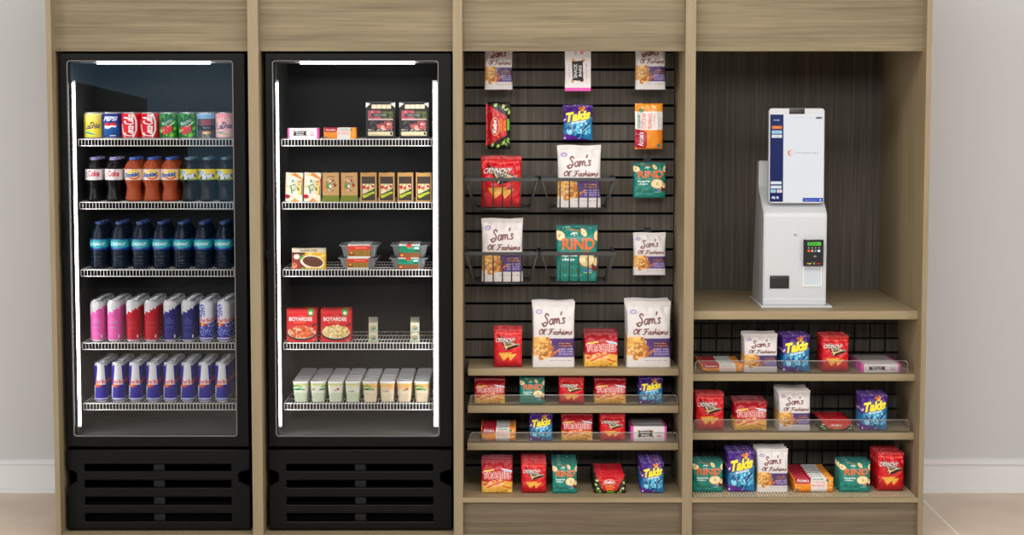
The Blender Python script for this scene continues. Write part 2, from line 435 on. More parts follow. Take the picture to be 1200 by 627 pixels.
def lathe(name, prof, nseg, m, art=None, zr=(0, 1), col=(200, 200, 200), caps=True):
    """prof: (r, z) bottom to top; art covers the front half between z range"""
    V, C = [], []; A = None if art is None else art.out()
    for r, z in prof:
        for i in range(nseg):
            a = -math.pi + 2 * math.pi * i / nseg      # 0 = front (-y)
            V.append((r * math.sin(a), -r * math.cos(a), z))
            if A is not None and zr[0] <= z <= zr[1]:
                u = .5 + .5 * math.sin(a) if abs(a) < math.pi / 2 else (1 if a > 0 else 0)
                u = min(max(u, 0), 1)
                ry = (1 - (z - zr[0]) / (zr[1] - zr[0])) * (A.shape[0] - 1)
                C.append(A[int(round(ry)), int(round(u * (A.shape[1] - 1)))])
            else: C.append(lin(col))
    return grid_mesh(name, np.array(V), np.array(C), len(prof), nseg, True, m, caps)

# ================================================================== THE ROOM
WALL_Y = 0.86
m_wall = speckle(mat('wall_paint', (206, 205, 205), 0.9), 1.2, 0.02)
m_base = mat('trim_paint', (230, 230, 231), 0.5)
m_dark = mat('far_wall_paint', (26, 25, 24), 0.9)
m_side = mat('side_wall_paint', (150, 147, 143), 0.9)
m_ceil = mat('ceiling_paint', (190, 188, 184), 0.9)
def floor_mat():
    m = bpy.data.materials.new('stone_tile'); m.use_nodes = True; nt = m.node_tree; b = nt.nodes['Principled BSDF']
    tc = nt.nodes.new('ShaderNodeTexCoord'); mp = nt.nodes.new('ShaderNodeMapping')
    mp.inputs['Location'].default_value = (-GX, 0.35, 0)
    nt.links.new(tc.outputs['Object'], mp.inputs['Vector'])
    br = nt.nodes.new('ShaderNodeTexBrick'); br.offset = 0; br.inputs['Scale'].default_value = 1
    br.inputs['Brick Width'].default_value = 1.45; br.inputs['Row Height'].default_value = 1.2; br.inputs['Mortar Size'].default_value = 0.006
    br.inputs['Mortar Smooth'].default_value = 0.3
    n = nt.nodes.new('ShaderNodeTexNoise'); n.inputs['Scale'].default_value = 2.2; n.inputs['Detail'].default_value = 8; n.inputs['Distortion'].default_value = 0.4
    nt.links.new(tc.outputs['Object'], n.inputs['Vector'])
    cr = nt.nodes.new('ShaderNodeValToRGB'); e = cr.color_ramp.elements
    e[0].position = .3; e[0].color = lc((212, 192, 172)); e[1].position = .7; e[1].color = lc((232, 216, 198))
    nt.links.new(n.outputs['Fac'], cr.inputs[0])
    nt.links.new(mp.outputs[0], br.inputs['Vector']); nt.links.new(cr.outputs[0], br.inputs['Color1']); nt.links.new(cr.outputs[0], br.inputs['Color2'])
    br.inputs['Mortar'].default_value = lc((246, 236, 224))
    nt.links.new(br.outputs['Color'], b.inputs['Base Color']); b.inputs['Roughness'].default_value = 0.45
    return m
_g = at(1100, 604, 0); _t0 = H / (H - _g.z)
GX = _g.x * _t0
fl = struct(MB().box(-4.5, 4.5, -9.3, WALL_Y, -0.1, 0).build('floor', floor_mat()))
struct(MB().box(-4.5, 4.5, WALL_Y, WALL_Y + .1, -0.1, 3.3).build('wall_back', m_wall))
struct(MB().box(-4.6, -4.5, -9.3, WALL_Y + .1, -0.1, 3.3).build('wall_left', m_side))
struct(MB().box(4.5, 4.6, -9.3, WALL_Y + .1, -0.1, 3.3).build('wall_right', m_side))
struct(MB().box(-4.6, 4.6, -9.4, WALL_Y + .1, 3.3, 3.4).build('ceiling', m_ceil))
# wall behind the camera with a dusk-blue window
wx0, wx1, wz0, wz1 = -3.75, -2.0, 0.62, 2.5
struct(MB().box(-4.6, wx0, -9.4, -9.3, -.1, 3.3).box(wx1, 4.6, -9.4, -9.3, -.1, 3.3).box(wx0, wx1, -9.4, -9.3, -.1, wz0).box(wx0, wx1, -9.4, -9.3, wz1, 3.3).build('wall_front', m_dark))
m_sky = mat('evening_window_glass', (20, 24, 28), 0.6, emit=(140, 190, 222), es=1.05)
win = struct(MB().box(wx0, wx1, -9.38, -9.36, wz0, wz1).build('window_1', m_sky))
# added unseen occluder shaping that window's dark silhouette in the cooler glass
struct(MB().add([(-3.9, -9.25, 0), (-2.62, -9.25, 0), (-2.62, -9.25, 1.3), (-2.95, -9.25, 1.42), (-2.95, -9.25, 1.55), (-3.9, -9.25, 1.78),
                 (-3.9, -9.05, 0), (-2.62, -9.05, 0), (-2.62, -9.05, 1.3), (-2.95, -9.05, 1.42), (-2.95, -9.05, 1.55), (-3.9, -9.05, 1.78)],
                [(0, 1, 2, 3, 4, 5), (11, 10, 9, 8, 7, 6)] + [(i, (i + 1) % 6, 6 + (i + 1) % 6, 6 + i) for i in range(6)]).build('window_occluder', m_dark))
bz = az(536.5, WALL_Y)
zt, zm = bz, az(544, WALL_Y)
prof = [(WALL_Y, 0), (WALL_Y - .022, 0), (WALL_Y - .022, .012), (WALL_Y - .014, .018), (WALL_Y - .014, zm), (WALL_Y - .024, zm + .003), (WALL_Y - .024, zt - .006), (WALL_Y - .014, zt), (WALL_Y, zt)]
CXL, CXR = ax(53, 0, 0), ax(1093, 0, 0)
struct(MB().prism_x(prof, -4.5, CXL - .001).build('baseboard_left', m_base))
struct(MB().prism_x(prof, CXR + .001, 4.5).build('baseboard_right', m_base))

# ================================================================== THE WOODEN DISPLAY CABINET
PT = 0.018
TOPZ = 2.15
BACK = 0.83
cab = empty('display_cabinet', (0, 0.4, 0))
tag(cab, 'long oak veneer display cabinet wall framing two coolers and two snack bays', 'cabinet')
def part(mb, name, mats, root=None): return world_parent(mb.build(name, mats), root or cab)
def cx_at(px): return ax(px, 0, 0)
REC = 0.055
BAYS = [(CXL + PT, cx_at(289.5)), (cx_at(302), cx_at(530.5)), (cx_at(541.5), cx_at(804)), (cx_at(816), CXR - PT)]
SL = [(CXL, CXL + PT), (cx_at(289.5), cx_at(302)), (cx_at(530.5), cx_at(541.5)), (cx_at(804), cx_at(816)), (CXR - PT, CXR)]
for i, (a, b) in enumerate(SL):
    nm = 'side_panel' if i in (0, 4) else 'divider_panel'
    p = part(MB().box(a, b, .003, BACK, 0, TOPZ, 0), nm, M_V)
    e = MB().box(a, b, 0, .003, 0, TOPZ).build('edge_band', M_EDGE); e.parent = p
HZ = az(60, REC)
BZ0 = 0.018
base_top = az(583.5, 0.0); base_bot = az(589, 0.0)
for i, (a, b) in enumerate(BAYS):
    part(MB().box(a, b, REC, REC + .02, HZ, TOPZ, 0), 'header_panel', M_H)
    part(MB().box(a, b, 0.004, BACK, 0, BZ0), 'bottom_panel', M_S)
    part(MB().box(a, b, BACK - .012, BACK, BZ0, TOPZ), 'back_panel', M_D)
    if i >= 2:
        part(MB().box(a, b, .018, .036, BZ0, base_bot), 'kick_panel', M_K)
        part(MB().box(a, b, 0.001, BACK - .013, base_bot, base_top), 'base_shelf', M_S)
        part(MB().box(a, b, REC + .021, BACK - .013, HZ + .02, HZ + .038), 'soffit_panel', M_S)
part(MB().box(CXL, CXR, 0, BACK, TOPZ, TOPZ + .02), 'top_panel', M_H)
# counter in the right bay
CY = 0.06
ct, cb = az(364.5, CY), az(374.5, CY)
part(MB().box(BAYS[3][0], BAYS[3][1], CY, BACK - .013, cb, ct, b=.002), 'counter_shelf', M_S)
# slat wall in the third bay
SY = 0.41
sl = MB()
zs = [az(60.5 + 21.08 * k, SY) for k in range(-3, 25)]
zs = [z for z in zs if z > base_top + .01]
sx0, sx1 = BAYS[2][0], BAYS[2][1] - .004
g = .0048
ztop = HZ + .019
edges = [ztop] + [z for z in zs if z < ztop - .01] + [base_top]
for za, zb in zip(edges[:-1], edges[1:]):
    hi = za - (g if za != ztop else 0); lo = zb + (g if zb != base_top else 0)
    sl.box(sx0 + .001, sx1, SY, SY + .008, lo, hi)
part(sl, 'slat_board', M_D)
part(MB().box(sx0 + .001, sx1, SY + .013, SY + .02, base_top, ztop), 'slat_backing', M_BLK)
part(MB().box(BAYS[3][0], BAYS[3][1], .432, .444, base_top, cb - .001), 'lower_back_panel', M_D)
# ribbed mat on the base shelf of the right bay
rb = MB(); x = BAYS[3][0] + .01
while x < BAYS[3][1] - .012:
    rb.box(x, x + .006, 0.02, .40, base_top + .0002, base_top + .0026); x += .0105
M_MAT = speckle(mat('ribbed_liner_plastic', (214, 198, 168), 0.35), 50, .05)
rib_o = rb.build('ribbed_shelf_mat', M_MAT)
tag(rib_o, 'pale ribbed plastic mat lying on the bottom shelf of the right bay', 'mat')

# ================================================================== COOLERS
def Pf(dx):  # px offset of a cooler relative to the left one, on the door plane
    return dx * (D + REC) / F
DY = 0.062                                     # front of the door
ST = .155                                      # front of the wire shelves
shelf_z = [az(y, ST) for y in (163.3, 237.3, 316.3, 402, 472.8)]
IN_BACK = 0.52
def make_cooler(dx, which, strips, labelled):
    ox = ax(0 + 600 + dx, 300, DY) - ax(600, 300, DY)
    X = lambda px, y=DY: ax(px, 300, y) + ox
    root = empty('glass_door_cooler', (X(182), .45, BZ0)); tag(root, labelled, 'cooler', 'black glass door coolers')
    dl, dr = ax(69.8, 100, DY) + ox, ax(287.2, 100, DY) + ox
    if dx: dr += .004
    zt_, zb_ = HZ - .006, az(523.5, DY)
    # body shell
    b = MB(); y0, y1 = DY + .05, BACK - .03
    t = .030
    bz_ = az(511, DY + .06)
    top_in = az(68, DY + .06)
    b.box(dl + .004, dl + t, y0, y1, .12, zt_).box(dr - t, dr - .004, y0, y1, .12, zt_).box(dl + t, dr - t, y0, y1, top_in, zt_).box(dl + t, dr - t, y0, y1, .12, bz_).box(dl + t, dr - t, IN_BACK, y1, bz_, top_in)
    b.box(dl + .02, dr - .02, .14, y1, BZ0 + .012, .12)
    part(b, 'body', M_LIN, root)
    for fx in (dl + .08, dr - .08): part(MB().box(fx - .025, fx + .025, .12, .17, BZ0, BZ0 + .012, b=.002), 'foot', M_DK, root)
    li = MB(); li.box(dl + t, dr - t, y0 + .01, IN_BACK, bz_, bz_ + .003)
    part(li, 'floor_liner', M_LINW, root)
    for xa in (dl + t, dr - t - .002): part(MB().box(xa, xa + .002, y0 + .005, IN_BACK, bz_ + .004, top_in), 'side_liner', M_LINS, root)
    # door
    gx0, gx1 = ax(81.5, 290, DY) + ox, ax(275.5, 290, DY) + ox
    gz1, gz0 = az(70.5, DY), az(512, DY)
    dm = plate('door', rrect(dl, dr, zb_, zt_, .006), [rrect(gx0, gx1, gz0, gz1, .012)], .045, M_PWD, DY, .003)
    door = world_parent(link('door', dm), root)
    gk = plate('gasket', rrect(gx0 - .001, gx1 + .001, gz0 - .001, gz1 + .001, .012), [rrect(gx0 + .004, gx1 - .004, gz0 + .004, gz1 - .004, .01)], .004, M_GSK, DY + .006, .0008)
    o = link('gasket', gk); o.parent = door
    o = MB().box(gx0, gx1, DY + .020, DY + .024, gz0, gz1).build('glass_pane', M_GLASS); o.parent = door
    hx = ax(74.5, 270, DY) + ox
    hd = MB().box(hx - .010, hx - .004, DY - .006, DY + .002, az(470, DY), az(120, DY), b=.002)
    hz0, hz1 = az(293, DY), az(246.5, DY)
    o = plate('handle', rrect(hx - .007, hx + .007, hz0 - .03, hz1 + .03, .006), [rrect(hx - .004, hx + .004, hz0, hz1, .003)], .006, M_PWD, DY - .005, .0015)
    o = link('handle', o); o.parent = door
    # grille panel
    gl, gr = ax(78.2, 570, DY) + ox, ax(293.3, 570, DY) + ox
    gt, gb = az(527, DY), az(621, DY)
    zz = lambda y: az(y, DY)
    XX = lambda px: ax(px, 570, DY) + ox
    r = .004
    outer = [(gl, gb), (gr, gb), (gr, zz(570)), (XX(280), zz(564)), (XX(279.5), zz(556)), (XX(281.5), zz(554)), (gr, zz(550.5)), (gr, gt), (gl, gt),
             (gl, zz(550.5)), (XX(87.5), zz(553.5)), (XX(89.5), zz(556)), (XX(89.5), zz(564)), (gl, zz(570))]
    holes = [rrect(XX(99.4), XX(270.6), zz(y1_), zz(y0_), .002) for y0_, y1_ in ((544.5, 552.2), (563.3, 571.6), (583, 591.6), (602.3, 611.2))]
    gm = plate('vent_grille', outer, holes, .02, M_PWD, DY + .002, .0042)
    gr_o = world_parent(link('vent_grille', gm), root)
    mu = MB()
    mu.box(XX(179), XX(191.8), DY + .023, DY + .030, zz(614), zz(542))
    o = mu.build('mullion', M_LIN); o.parent = gr_o
    o = MB().box(gl, gr, DY + .05, DY + .056, gb, gt).build('grille_backing', M_BLK); o.parent = gr_o
    # wire shelves
    s0, s1 = ax(93, 165, ST) + ox, ax(274, 165, ST) + ox
    if dx == 0: s0 = ax(92, 165, ST)
    s0 = max(s0, dl + t + .002); s1 = min(s1 + .006, dr - t - .002)
    for k, z in enumerate(shelf_z):
        m = MB(); hgt = .0235; ra = .0016
        m.path([(s0, ST, z), (s1, ST, z), (s1, ST, z - hgt), (s0, ST, z - hgt), (s0, ST, z)], ra * 1.1)
        n = 48
        for i in range(1, n):
            xx = s0 + (s1 - s0) * i / n
            m.rod((xx, ST, z), (xx, ST, z - hgt), ra * .8, 4)
            m.rod((xx, ST, z), (xx, IN_BACK - .01, z), ra * .7, 4)
        for yy in (ST + .12, ST + .24, IN_BACK - .01): m.rod((s0, yy, z - .002), (s1, yy, z - .002), ra, 4)
        m.rod((s0, ST, z), (s0, IN_BACK - .01, z), ra).rod((s1, ST, z), (s1, IN_BACK - .01, z), ra)
        part(m, 'wire_shelf', M_WIRE, root)
    # light tubes
    tx = [ax(88.3, 290, .125) + ox] if strips == 1 else [ax(325.3, 290, .125), ax(510.3, 290, .125)]
    for x_ in tx:
        q = MB().rod((x_, .125, az(499, .125)), (x_, .125, az(97, .125)), .0064, 10)
        q.box(x_ - .009, x_ + .009, .133, .14, az(501, .125), az(94, .125), 1)
        part(q, 'light_tube', [M_LED, M_RAIL], root)
    zc = az(73.2, .125)
    a0, a1 = (ax(114, 73, .125) + ox, ax(246, 73, .125) + ox) if dx == 0 else (ax(352, 73, .125), ax(485.5, 73, .125))
    q = MB().rod((a0, .125, zc), (a1, .125, zc), .0060, 10).box(dl + t, dr - t, .1315, .136, zc - .003, zc + .003, 1)
    part(q, 'light_tube', [M_LED, M_RAIL], root)
    return root
make_cooler(0, 0, 1, 'black glass door cooler full of canned and bottled drinks, leftmost in the cabinet')
make_cooler(239, 1, 2, 'black glass door cooler holding food trays, boxes and cups, beside the snack bay')

# ================================================================== PRODUCT ARTWORK
def art_sam():
    a = Art(100, 156, (214, 208, 206))
    a.rect(.0, .555, 1, .84, (80, 56, 122)); a.grad(.5, .555, 1, .84, (70, 46, 110), (92, 70, 136))
    a.rect(0, .53, .34, .86, (226, 214, 200))
    cols = [(222, 164, 84), (240, 196, 118), (196, 128, 60), (232, 180, 98), (248, 214, 146), (170, 98, 44)]
    a.blobs(.22, .69, .24, .15, 60, cols, .07, asp=.35); a.blobs(.32, .74, .26, .09, 30, cols, .055, asp=.4)
    for k in range(16):
        x, y = .08 + .34 * RNG.random(), .58 + .22 * RNG.random(); t = RNG.random() * 3
        a.line([(x, y), (x + .1 * math.cos(t), y + .06 * math.sin(t))], .02, (178, 108, 48))
    a.line([(.5, .78), (.62, .73)], .045, (206, 110, 54))
    a.script("Sam's", .5, .265, .54, .17, (104, 42, 38), .034, rot=6)
    a.line([(.22, .33), (.25, .37), (.31, .36), (.36, .31)], .03, (104, 42, 38))
    a.script("Ol' Fashions", .54, .455, .80, .085, (104, 48, 42), .024)
    a.ell(.155, .155, .075, .05, (110, 78, 150)); a.ell(.155, .155, .058, .034, (214, 200, 222)); a.text('OLF', .155, .155, .08, .014, (110, 78, 150))
    a.rect(.60, .61, .95, .69, (96, 34, 40)); a.text('Chunky', .76, .63, .28, .022, (230, 214, 214), bold=.01); a.text('Cinnamon', .78, .665, .3, .02, (230, 214, 214), bold=.01)
    for i, t in enumerate(('NET WT', 'BAKED CHIPS', 'SNACKS')):
        a.text(t, .79, .72 + .037 * i, .34, .021, (224, 216, 234), bold=.02)
    a.text('NET WT 3.5 OZ  100g', .66, .893, .5, .017, (120, 108, 118), bold=.01)
    return a
def art_takis():
    a = Art(92, 108, (82, 42, 140))
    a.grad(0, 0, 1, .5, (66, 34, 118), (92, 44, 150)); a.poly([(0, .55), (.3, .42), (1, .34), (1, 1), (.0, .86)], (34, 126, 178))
    a.poly([(0, .8), (.5, .88), (.85, 1), (0, 1)], (96, 44, 146))
    a.blobs(.52, .68, .4, .22, 110, [(40, 150, 206), (86, 190, 226), (26, 98, 160), (120, 212, 236), (20, 70, 130), (150, 224, 244)], .055, asp=.35)
    a.line([(.2, .56), (.4, .76)], .07, (24, 40, 92)); a.line([(.86, .54), (.66, .72)], .07, (24, 40, 92))
    a.line([(.2, .54), (.42, .78)], .02, (150, 214, 238)); a.line([(.9, .56), (.68, .74)], .02, (150, 214, 238))
    a.poly([(.5, .1), (.78, .06), (.66, .2)], (246, 168, 56)); a.blobs(.66, .1, .1, .05, 9, [(250, 190, 60), (214, 120, 40)], .04)
    a.text('Takis', .5, .315, .86, .27, (250, 232, 58), rot=9, shear=.4, bold=.055, out=(44, 26, 84), ow=3)
    a.text('BLUE HEAT', .53, .485, .5, .05, (222, 232, 240), rot=9, bold=.03, out=(176, 204, 222), ow=2)
    a.blobs(.5, .06, .45, .04, 9, [(150, 110, 200), (196, 160, 220)], .016)
    a.ell(.07, .93, .035, .035, (226, 220, 236)); a.line([(.0, .45), (.07, .41)], .05, (220, 200, 220))
    return a
def art_rind():
    a = Art(96, 132, (16, 128, 116))
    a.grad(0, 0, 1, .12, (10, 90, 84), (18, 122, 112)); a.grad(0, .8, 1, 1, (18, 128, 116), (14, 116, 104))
    def slice_(x, y, r, rot=0, q=.85):
        a.ell(x, y, r, r * q, (196, 120, 60), rot); a.ell(x, y, r * .9, r * q * .88, (244, 226, 176), rot); a.ell(x, y, r * .14, r * .3, (206, 164, 96), rot)
    slice_(.08, .19, .14, 30); slice_(.66, .14, .11, 60, .6); slice_(1.0, .2, .13, 80); slice_(.88, .66, .17, 0)
    a.line([(.26, .08), (.6, .12)], .03, (170, 118, 70)); a.blobs(.5, .08, .45, .06, 18, [(190, 214, 190), (120, 180, 160)], .012)
    a.line([(.36, .17), (.42, .14), (.5, .15)], .03, (240, 240, 230)); a.line([(.42, .14), (.44, .19)], .02, (240, 240, 230))
    a.text('RIND', .53, .335, .78, .2, (240, 104, 44), bold=.03)
    a.text('STRAIGHT UP FRUIT', .53, .46, .56, .022, (190, 190, 120))
    a.text('apple', .32, .535, .38, .07, (240, 244, 236), bold=.04); a.text('chips', .29, .61, .3, .06, (240, 244, 236), bold=.04)
    a.text('crispy', .24, .69, .16, .022, (200, 190, 90))
    slice_(.73, .6, .2, 10, .98)
    a.blobs(.92, .74, .08, .04, 8, [(150, 52, 34), (110, 40, 30)], .05)
    for i in range(3): a.ell(.2 + .165 * i, .8, .055, .055, (30, 92, 70)); a.ell(.2 + .165 * i, .8, .035, .03, (60, 120, 84))
    a.rect(.66, .775, .74, .82, (70, 90, 180)); a.rect(.74, .775, .86, .82, (120, 150, 200)); a.rect(.66, .83, .86, .845, (190, 210, 120))
    a.text('NET WT 3 OZ (85g)', .4, .885, .44, .02, (190, 220, 208), bold=.01)
    return a
def art_red():
    a = Art(96, 120, (208, 20, 32))
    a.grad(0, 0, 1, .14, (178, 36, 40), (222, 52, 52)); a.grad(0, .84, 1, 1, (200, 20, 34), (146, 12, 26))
    a.poly([(.62, .5), (1, .3), (1, .42), (.7, .62)], (222, 52, 44)); a.poly([(0, .6), (.3, .85), (0, .95)], (176, 14, 28))
    a.line([(.15, .1), (.5, .15), (.9, .12)], .03, (232, 96, 88))
    a.poly([(.16, .17), (.96, .43), (.42, .56)], (24, 18, 18)); a.poly([(.24, .215), (.8, .40), (.42, .50)], (214, 176, 110))
    a.poly([(.32, .255), (.7, .40), (.44, .44)], (30, 22, 20))
    a.line([(.36, .46), (.48, .46), (.42, .53)], .03, (236, 214, 160))
    a.text('CRUNCHY', .41, .29, .68, .105, (240, 236, 232), bold=.02, out=(40, 24, 24), ow=1, shear=.3)
    a.text('TORTILLAS', .62, .385, .56, .05, (230, 224, 220), rot=-4, bold=.015)
    for tri, c in (([(.16, .62), (.66, .6), (.35, .83)], (232, 170, 62)), ([(.5, .66), (.82, .64), (.58, .83)], (240, 186, 76))):
        a.poly(tri, c); cx = sum(p[0] for p in tri) / 3; cy = sum(p[1] for p in tri) / 3
        a.blobs(cx, cy, .1, .05, 12, [(206, 130, 40), (250, 206, 110)], .014)
    a.text('NATURALLY FLAVORED', .5, .93, .7, .02, (110, 20, 26)); a.ell(.5, .045, .03, .018, (30, 20, 20))
    return a
def art_toast():
    a = Art(92, 100, (182, 22, 34))
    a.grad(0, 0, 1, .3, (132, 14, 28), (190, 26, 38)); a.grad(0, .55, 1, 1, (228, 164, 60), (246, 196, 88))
    a.poly([(0, .5), (.5, .46), (1, .52), (1, .64), (.6, .58), (.3, .66), (0, .62)], (190, 40, 42))
    a.poly([(.08, .29), (.4, .245), (.4, .285), (.08, .33)], (242, 214, 62))
    a.poly([(.62, .22), (.95, .28), (1, .36), (.8, .34)], (226, 236, 242)); a.poly([(.7, .26), (.95, .32), (.86, .35)], (92, 160, 214))
    a.text('TOASTIES', .5, .43, .88, .21, (190, 28, 42), bold=.02, out=(255, 240, 230), ow=3)
    a.text('TOASTIES', .5, .43, .88, .21, (186, 22, 36), bold=.0)
    a.blobs(.5, .66, .3, .07, 24, [(226, 92, 60), (240, 150, 110), (206, 60, 44), (244, 190, 130)], .06, ang=-20, asp=.3)
    a.line([(.2, .82), (.45, .68), (.75, .6)], .05, (222, 104, 66)); a.line([(.22, .84), (.5, .74), (.7, .7)], .02, (250, 214, 170))
    a.ell(.12, .72, .065, .042, (206, 44, 92), -15); a.line([(.7, .76), (.9, .83)], .05, (214, 96, 52)); a.text('4.5 OZ', .2, .9, .24, .025, (150, 90, 40))
    a.blobs(.5, .9, .45, .06, 10, [(222, 160, 66), (206, 140, 52)], .05)
    return a
def art_bunny():
    a = Art(120, 80, (238, 148, 40))
    a.grad(0, .4, .5, 1, (240, 152, 42), (222, 124, 28), False); a.rect(.42, 0, .82, 1, (230, 226, 224))
    a.poly([(.03, 0), (.44, 0), (.4, .34), (.36, .42), (.08, .42), (.03, .36)], (176, 18, 44))
    a.text("Annie's", .22, .2, .3, .2, (240, 232, 230), bold=.03, out=(120, 10, 30), ow=1)
    a.text('ORGANIC', .61, .14, .3, .09, (40, 140, 90), bold=.02)
    a.text('CHEDDAR', .62, .31, .33, .15, (226, 96, 66), bold=.01); a.text('BUNNIES', .62, .52, .33, .15, (226, 96, 66), bold=.01)
    a.text('baked snack crackers', .62, .68, .3, .06, (220, 120, 70)); a.line([(.5, .86), (.6, .82), (.7, .86)], .012, (120, 140, 120))
    a.ell(.84, .22, .045, .045, (36, 120, 72)); a.text('USDA', .84, .22, .06, .07, (220, 230, 220))
    a.ell(.08, .86, .04, .04, (40, 110, 170)); a.ell(.09, .88, .025, .025, (50, 160, 90)); a.blobs(.92, .5, .05, .4, 9, [(246, 190, 90), (250, 214, 150)], .02)
    return a
def art_kat():
    a = Art(120, 72, (30, 26, 24))
    a.poly([(.06, .0), (.97, .0), (.70, .84), (.30, .84)], (200, 22, 38))
    a.ell(.48, .38, .19, .105, (236, 214, 150)); a.ell(.48, .38, .175, .092, (190, 20, 34))
    a.text('Kellys', .48, .38, .28, .2, (242, 240, 236), bold=.05, shear=.4)
    a.text('CRUNCH', .5, .62, .3, .12, (246, 150, 36), bold=.04); a.text('BITES', .5, .76, .22, .1, (246, 150, 36), bold=.04)
    a.rect(.4, .86, .64, .96, (110, 190, 50))
    for x, y in ((.14, .72), (.2, .9), (.84, .86), (.9, .7), (.78, .95), (.93, .4), (.07, .5), (.1, .28)):
        a.ell(x, y, .05, .035, (150, 196, 60), RNG.random() * 90); a.ell(x, y, .03, .018, (216, 222, 170), 30)
    a.blobs(.88, .8, .1, .15, 10, [(200, 196, 180), (60, 56, 50), (130, 180, 60)], .022); a.blobs(.14, .8, .1, .15, 8, [(60, 56, 50), (130, 180, 60)], .022)
    for x, y in ((.2, .12), (.8, .14), (.72, .5), (.27, .5)): a.ell(x, y, .015, .015, (150, 200, 70))
    return a
def art_bar():
    a = Art(120, 64, (232, 228, 228))
    a.rect(0, 0, .075, 1, (226, 88, 178)); a.rect(.925, 0, 1, 1, (226, 88, 178))
    for x, y, c in ((.21, .3, (214, 150, 60)), (.6, .32, (222, 160, 70)), (.22, .66, (190, 40, 44)), (.6, .7, (222, 150, 50)), (.25, .36, (90, 150, 60))): a.ell(x, y, .04, .03, c, 30)
    a.poly([(.22, .3), (.58, .26), (.6, .68), (.2, .7)], (26, 22, 24))
    a.text('SNACK', .4, .4, .28, .14, (226, 222, 220), bold=.04); a.text('BARS', .4, .58, .22, .12, (226, 222, 220), bold=.04)
    a.text('berry & nut', .4, .17, .26, .08, (216, 110, 160)); a.text('GLUTEN FREE', .4, .82, .3, .06, (216, 130, 170))
    a.text('6 BARS', .78, .4, .14, .09, (140, 130, 136), bold=.01); a.rect(.72, .58, .84, .7, (232, 130, 180))
    return a
SAM = pack_mesh('sam_bag', art_sam(), M_FOIL, 5, .85, wrinkle=.035, narrow=.03, seed=3, shoulders=.55, edge=(216, 206, 204))
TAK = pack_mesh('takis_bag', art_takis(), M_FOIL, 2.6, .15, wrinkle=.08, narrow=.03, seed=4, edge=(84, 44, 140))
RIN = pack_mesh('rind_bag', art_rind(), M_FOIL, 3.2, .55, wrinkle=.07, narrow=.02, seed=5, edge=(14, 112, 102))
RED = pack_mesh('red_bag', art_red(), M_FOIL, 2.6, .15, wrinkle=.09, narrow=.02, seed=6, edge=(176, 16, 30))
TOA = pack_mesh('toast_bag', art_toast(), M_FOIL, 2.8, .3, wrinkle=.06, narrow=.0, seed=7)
BUN = pack_mesh('bunny_pack', art_bunny(), M_FOIL, 4, .45, wrinkle=.05, narrow=.0, seed=8, shoulders=.6)
KAT = pack_mesh('kat_pack', art_kat(), M_FOIL, 3, .3, wrinkle=.07, narrow=.0, seed=9)
BAR = pack_mesh('bar_box', art_bar(), M_CARD, 30, 1, top='box', narrow=0)

def copy_of(me, name, loc, scale, rot=(0, 0, 0)):
    o = bpy.data.objects.new(name, me); COL.objects.link(o); o.location = loc; o.scale = scale; o.rotation_euler = rot; return o
ORD = ['front of', 'second in', 'third in', 'fourth in', 'fifth in', 'sixth in', 'seventh in', 'eighth in', 'ninth in', 'tenth in']
KIND = {
 'sam': (SAM, 'snack_bag', 'snack bag', 'white and purple snack bag', .6),
 'tak': (TAK, 'snack_bag', 'snack bag', 'purple and blue chip bag', .35),
 'rin': (RIN, 'snack_bag', 'snack bag', 'teal apple chip bag', .35),
 'red': (RED, 'snack_bag', 'snack bag', 'red tortilla chip bag', .35),
 'toa': (TOA, 'snack_bag', 'snack bag', 'red and yellow cracker bag', .35),
 'bun': (BUN, 'cheese_snack_pack', 'snack pack', 'orange and white cheese cracker pack', .4),
 'kat': (KAT, 'candy_pack', 'candy pack', 'red and black candy pack', .3),
 'bar': (BAR, 'snack_bar_box', 'box', 'white and pink snack bar box', .4),
}
def stack(kind, x0, x1, ytop, ybot, Yf, n, t, where, zb=None, lean=0.0, jit=.0015, gap=1.02, back_h=None, dx=0.0):
    me, nm, cat, desc, _ = KIND[kind]
    A = at(x0, ybot, Yf); B = at(x1, ybot, Yf); w_ = B.x - A.x; z0 = A.z if zb is None else zb
    h = az(ytop, Yf) - z0
    for k in range(n):
        jx = 0 if k == 0 else random.uniform(-jit, jit)
        o = copy_of(me, nm, ((A.x + B.x) / 2 + jx + dx * k, Yf + t / 2 + k * t * gap, z0 + .0006), (w_, t, h * (1 if k == 0 else random.uniform(.985, 1.005))), (lean, 0, 0))
        lab = f'{desc}, {ORD[k]} {where}' if n > 1 else f'{desc}, {where}'
        tag(o, lab, cat, f'{desc}s, {where}' if n > 1 else None)
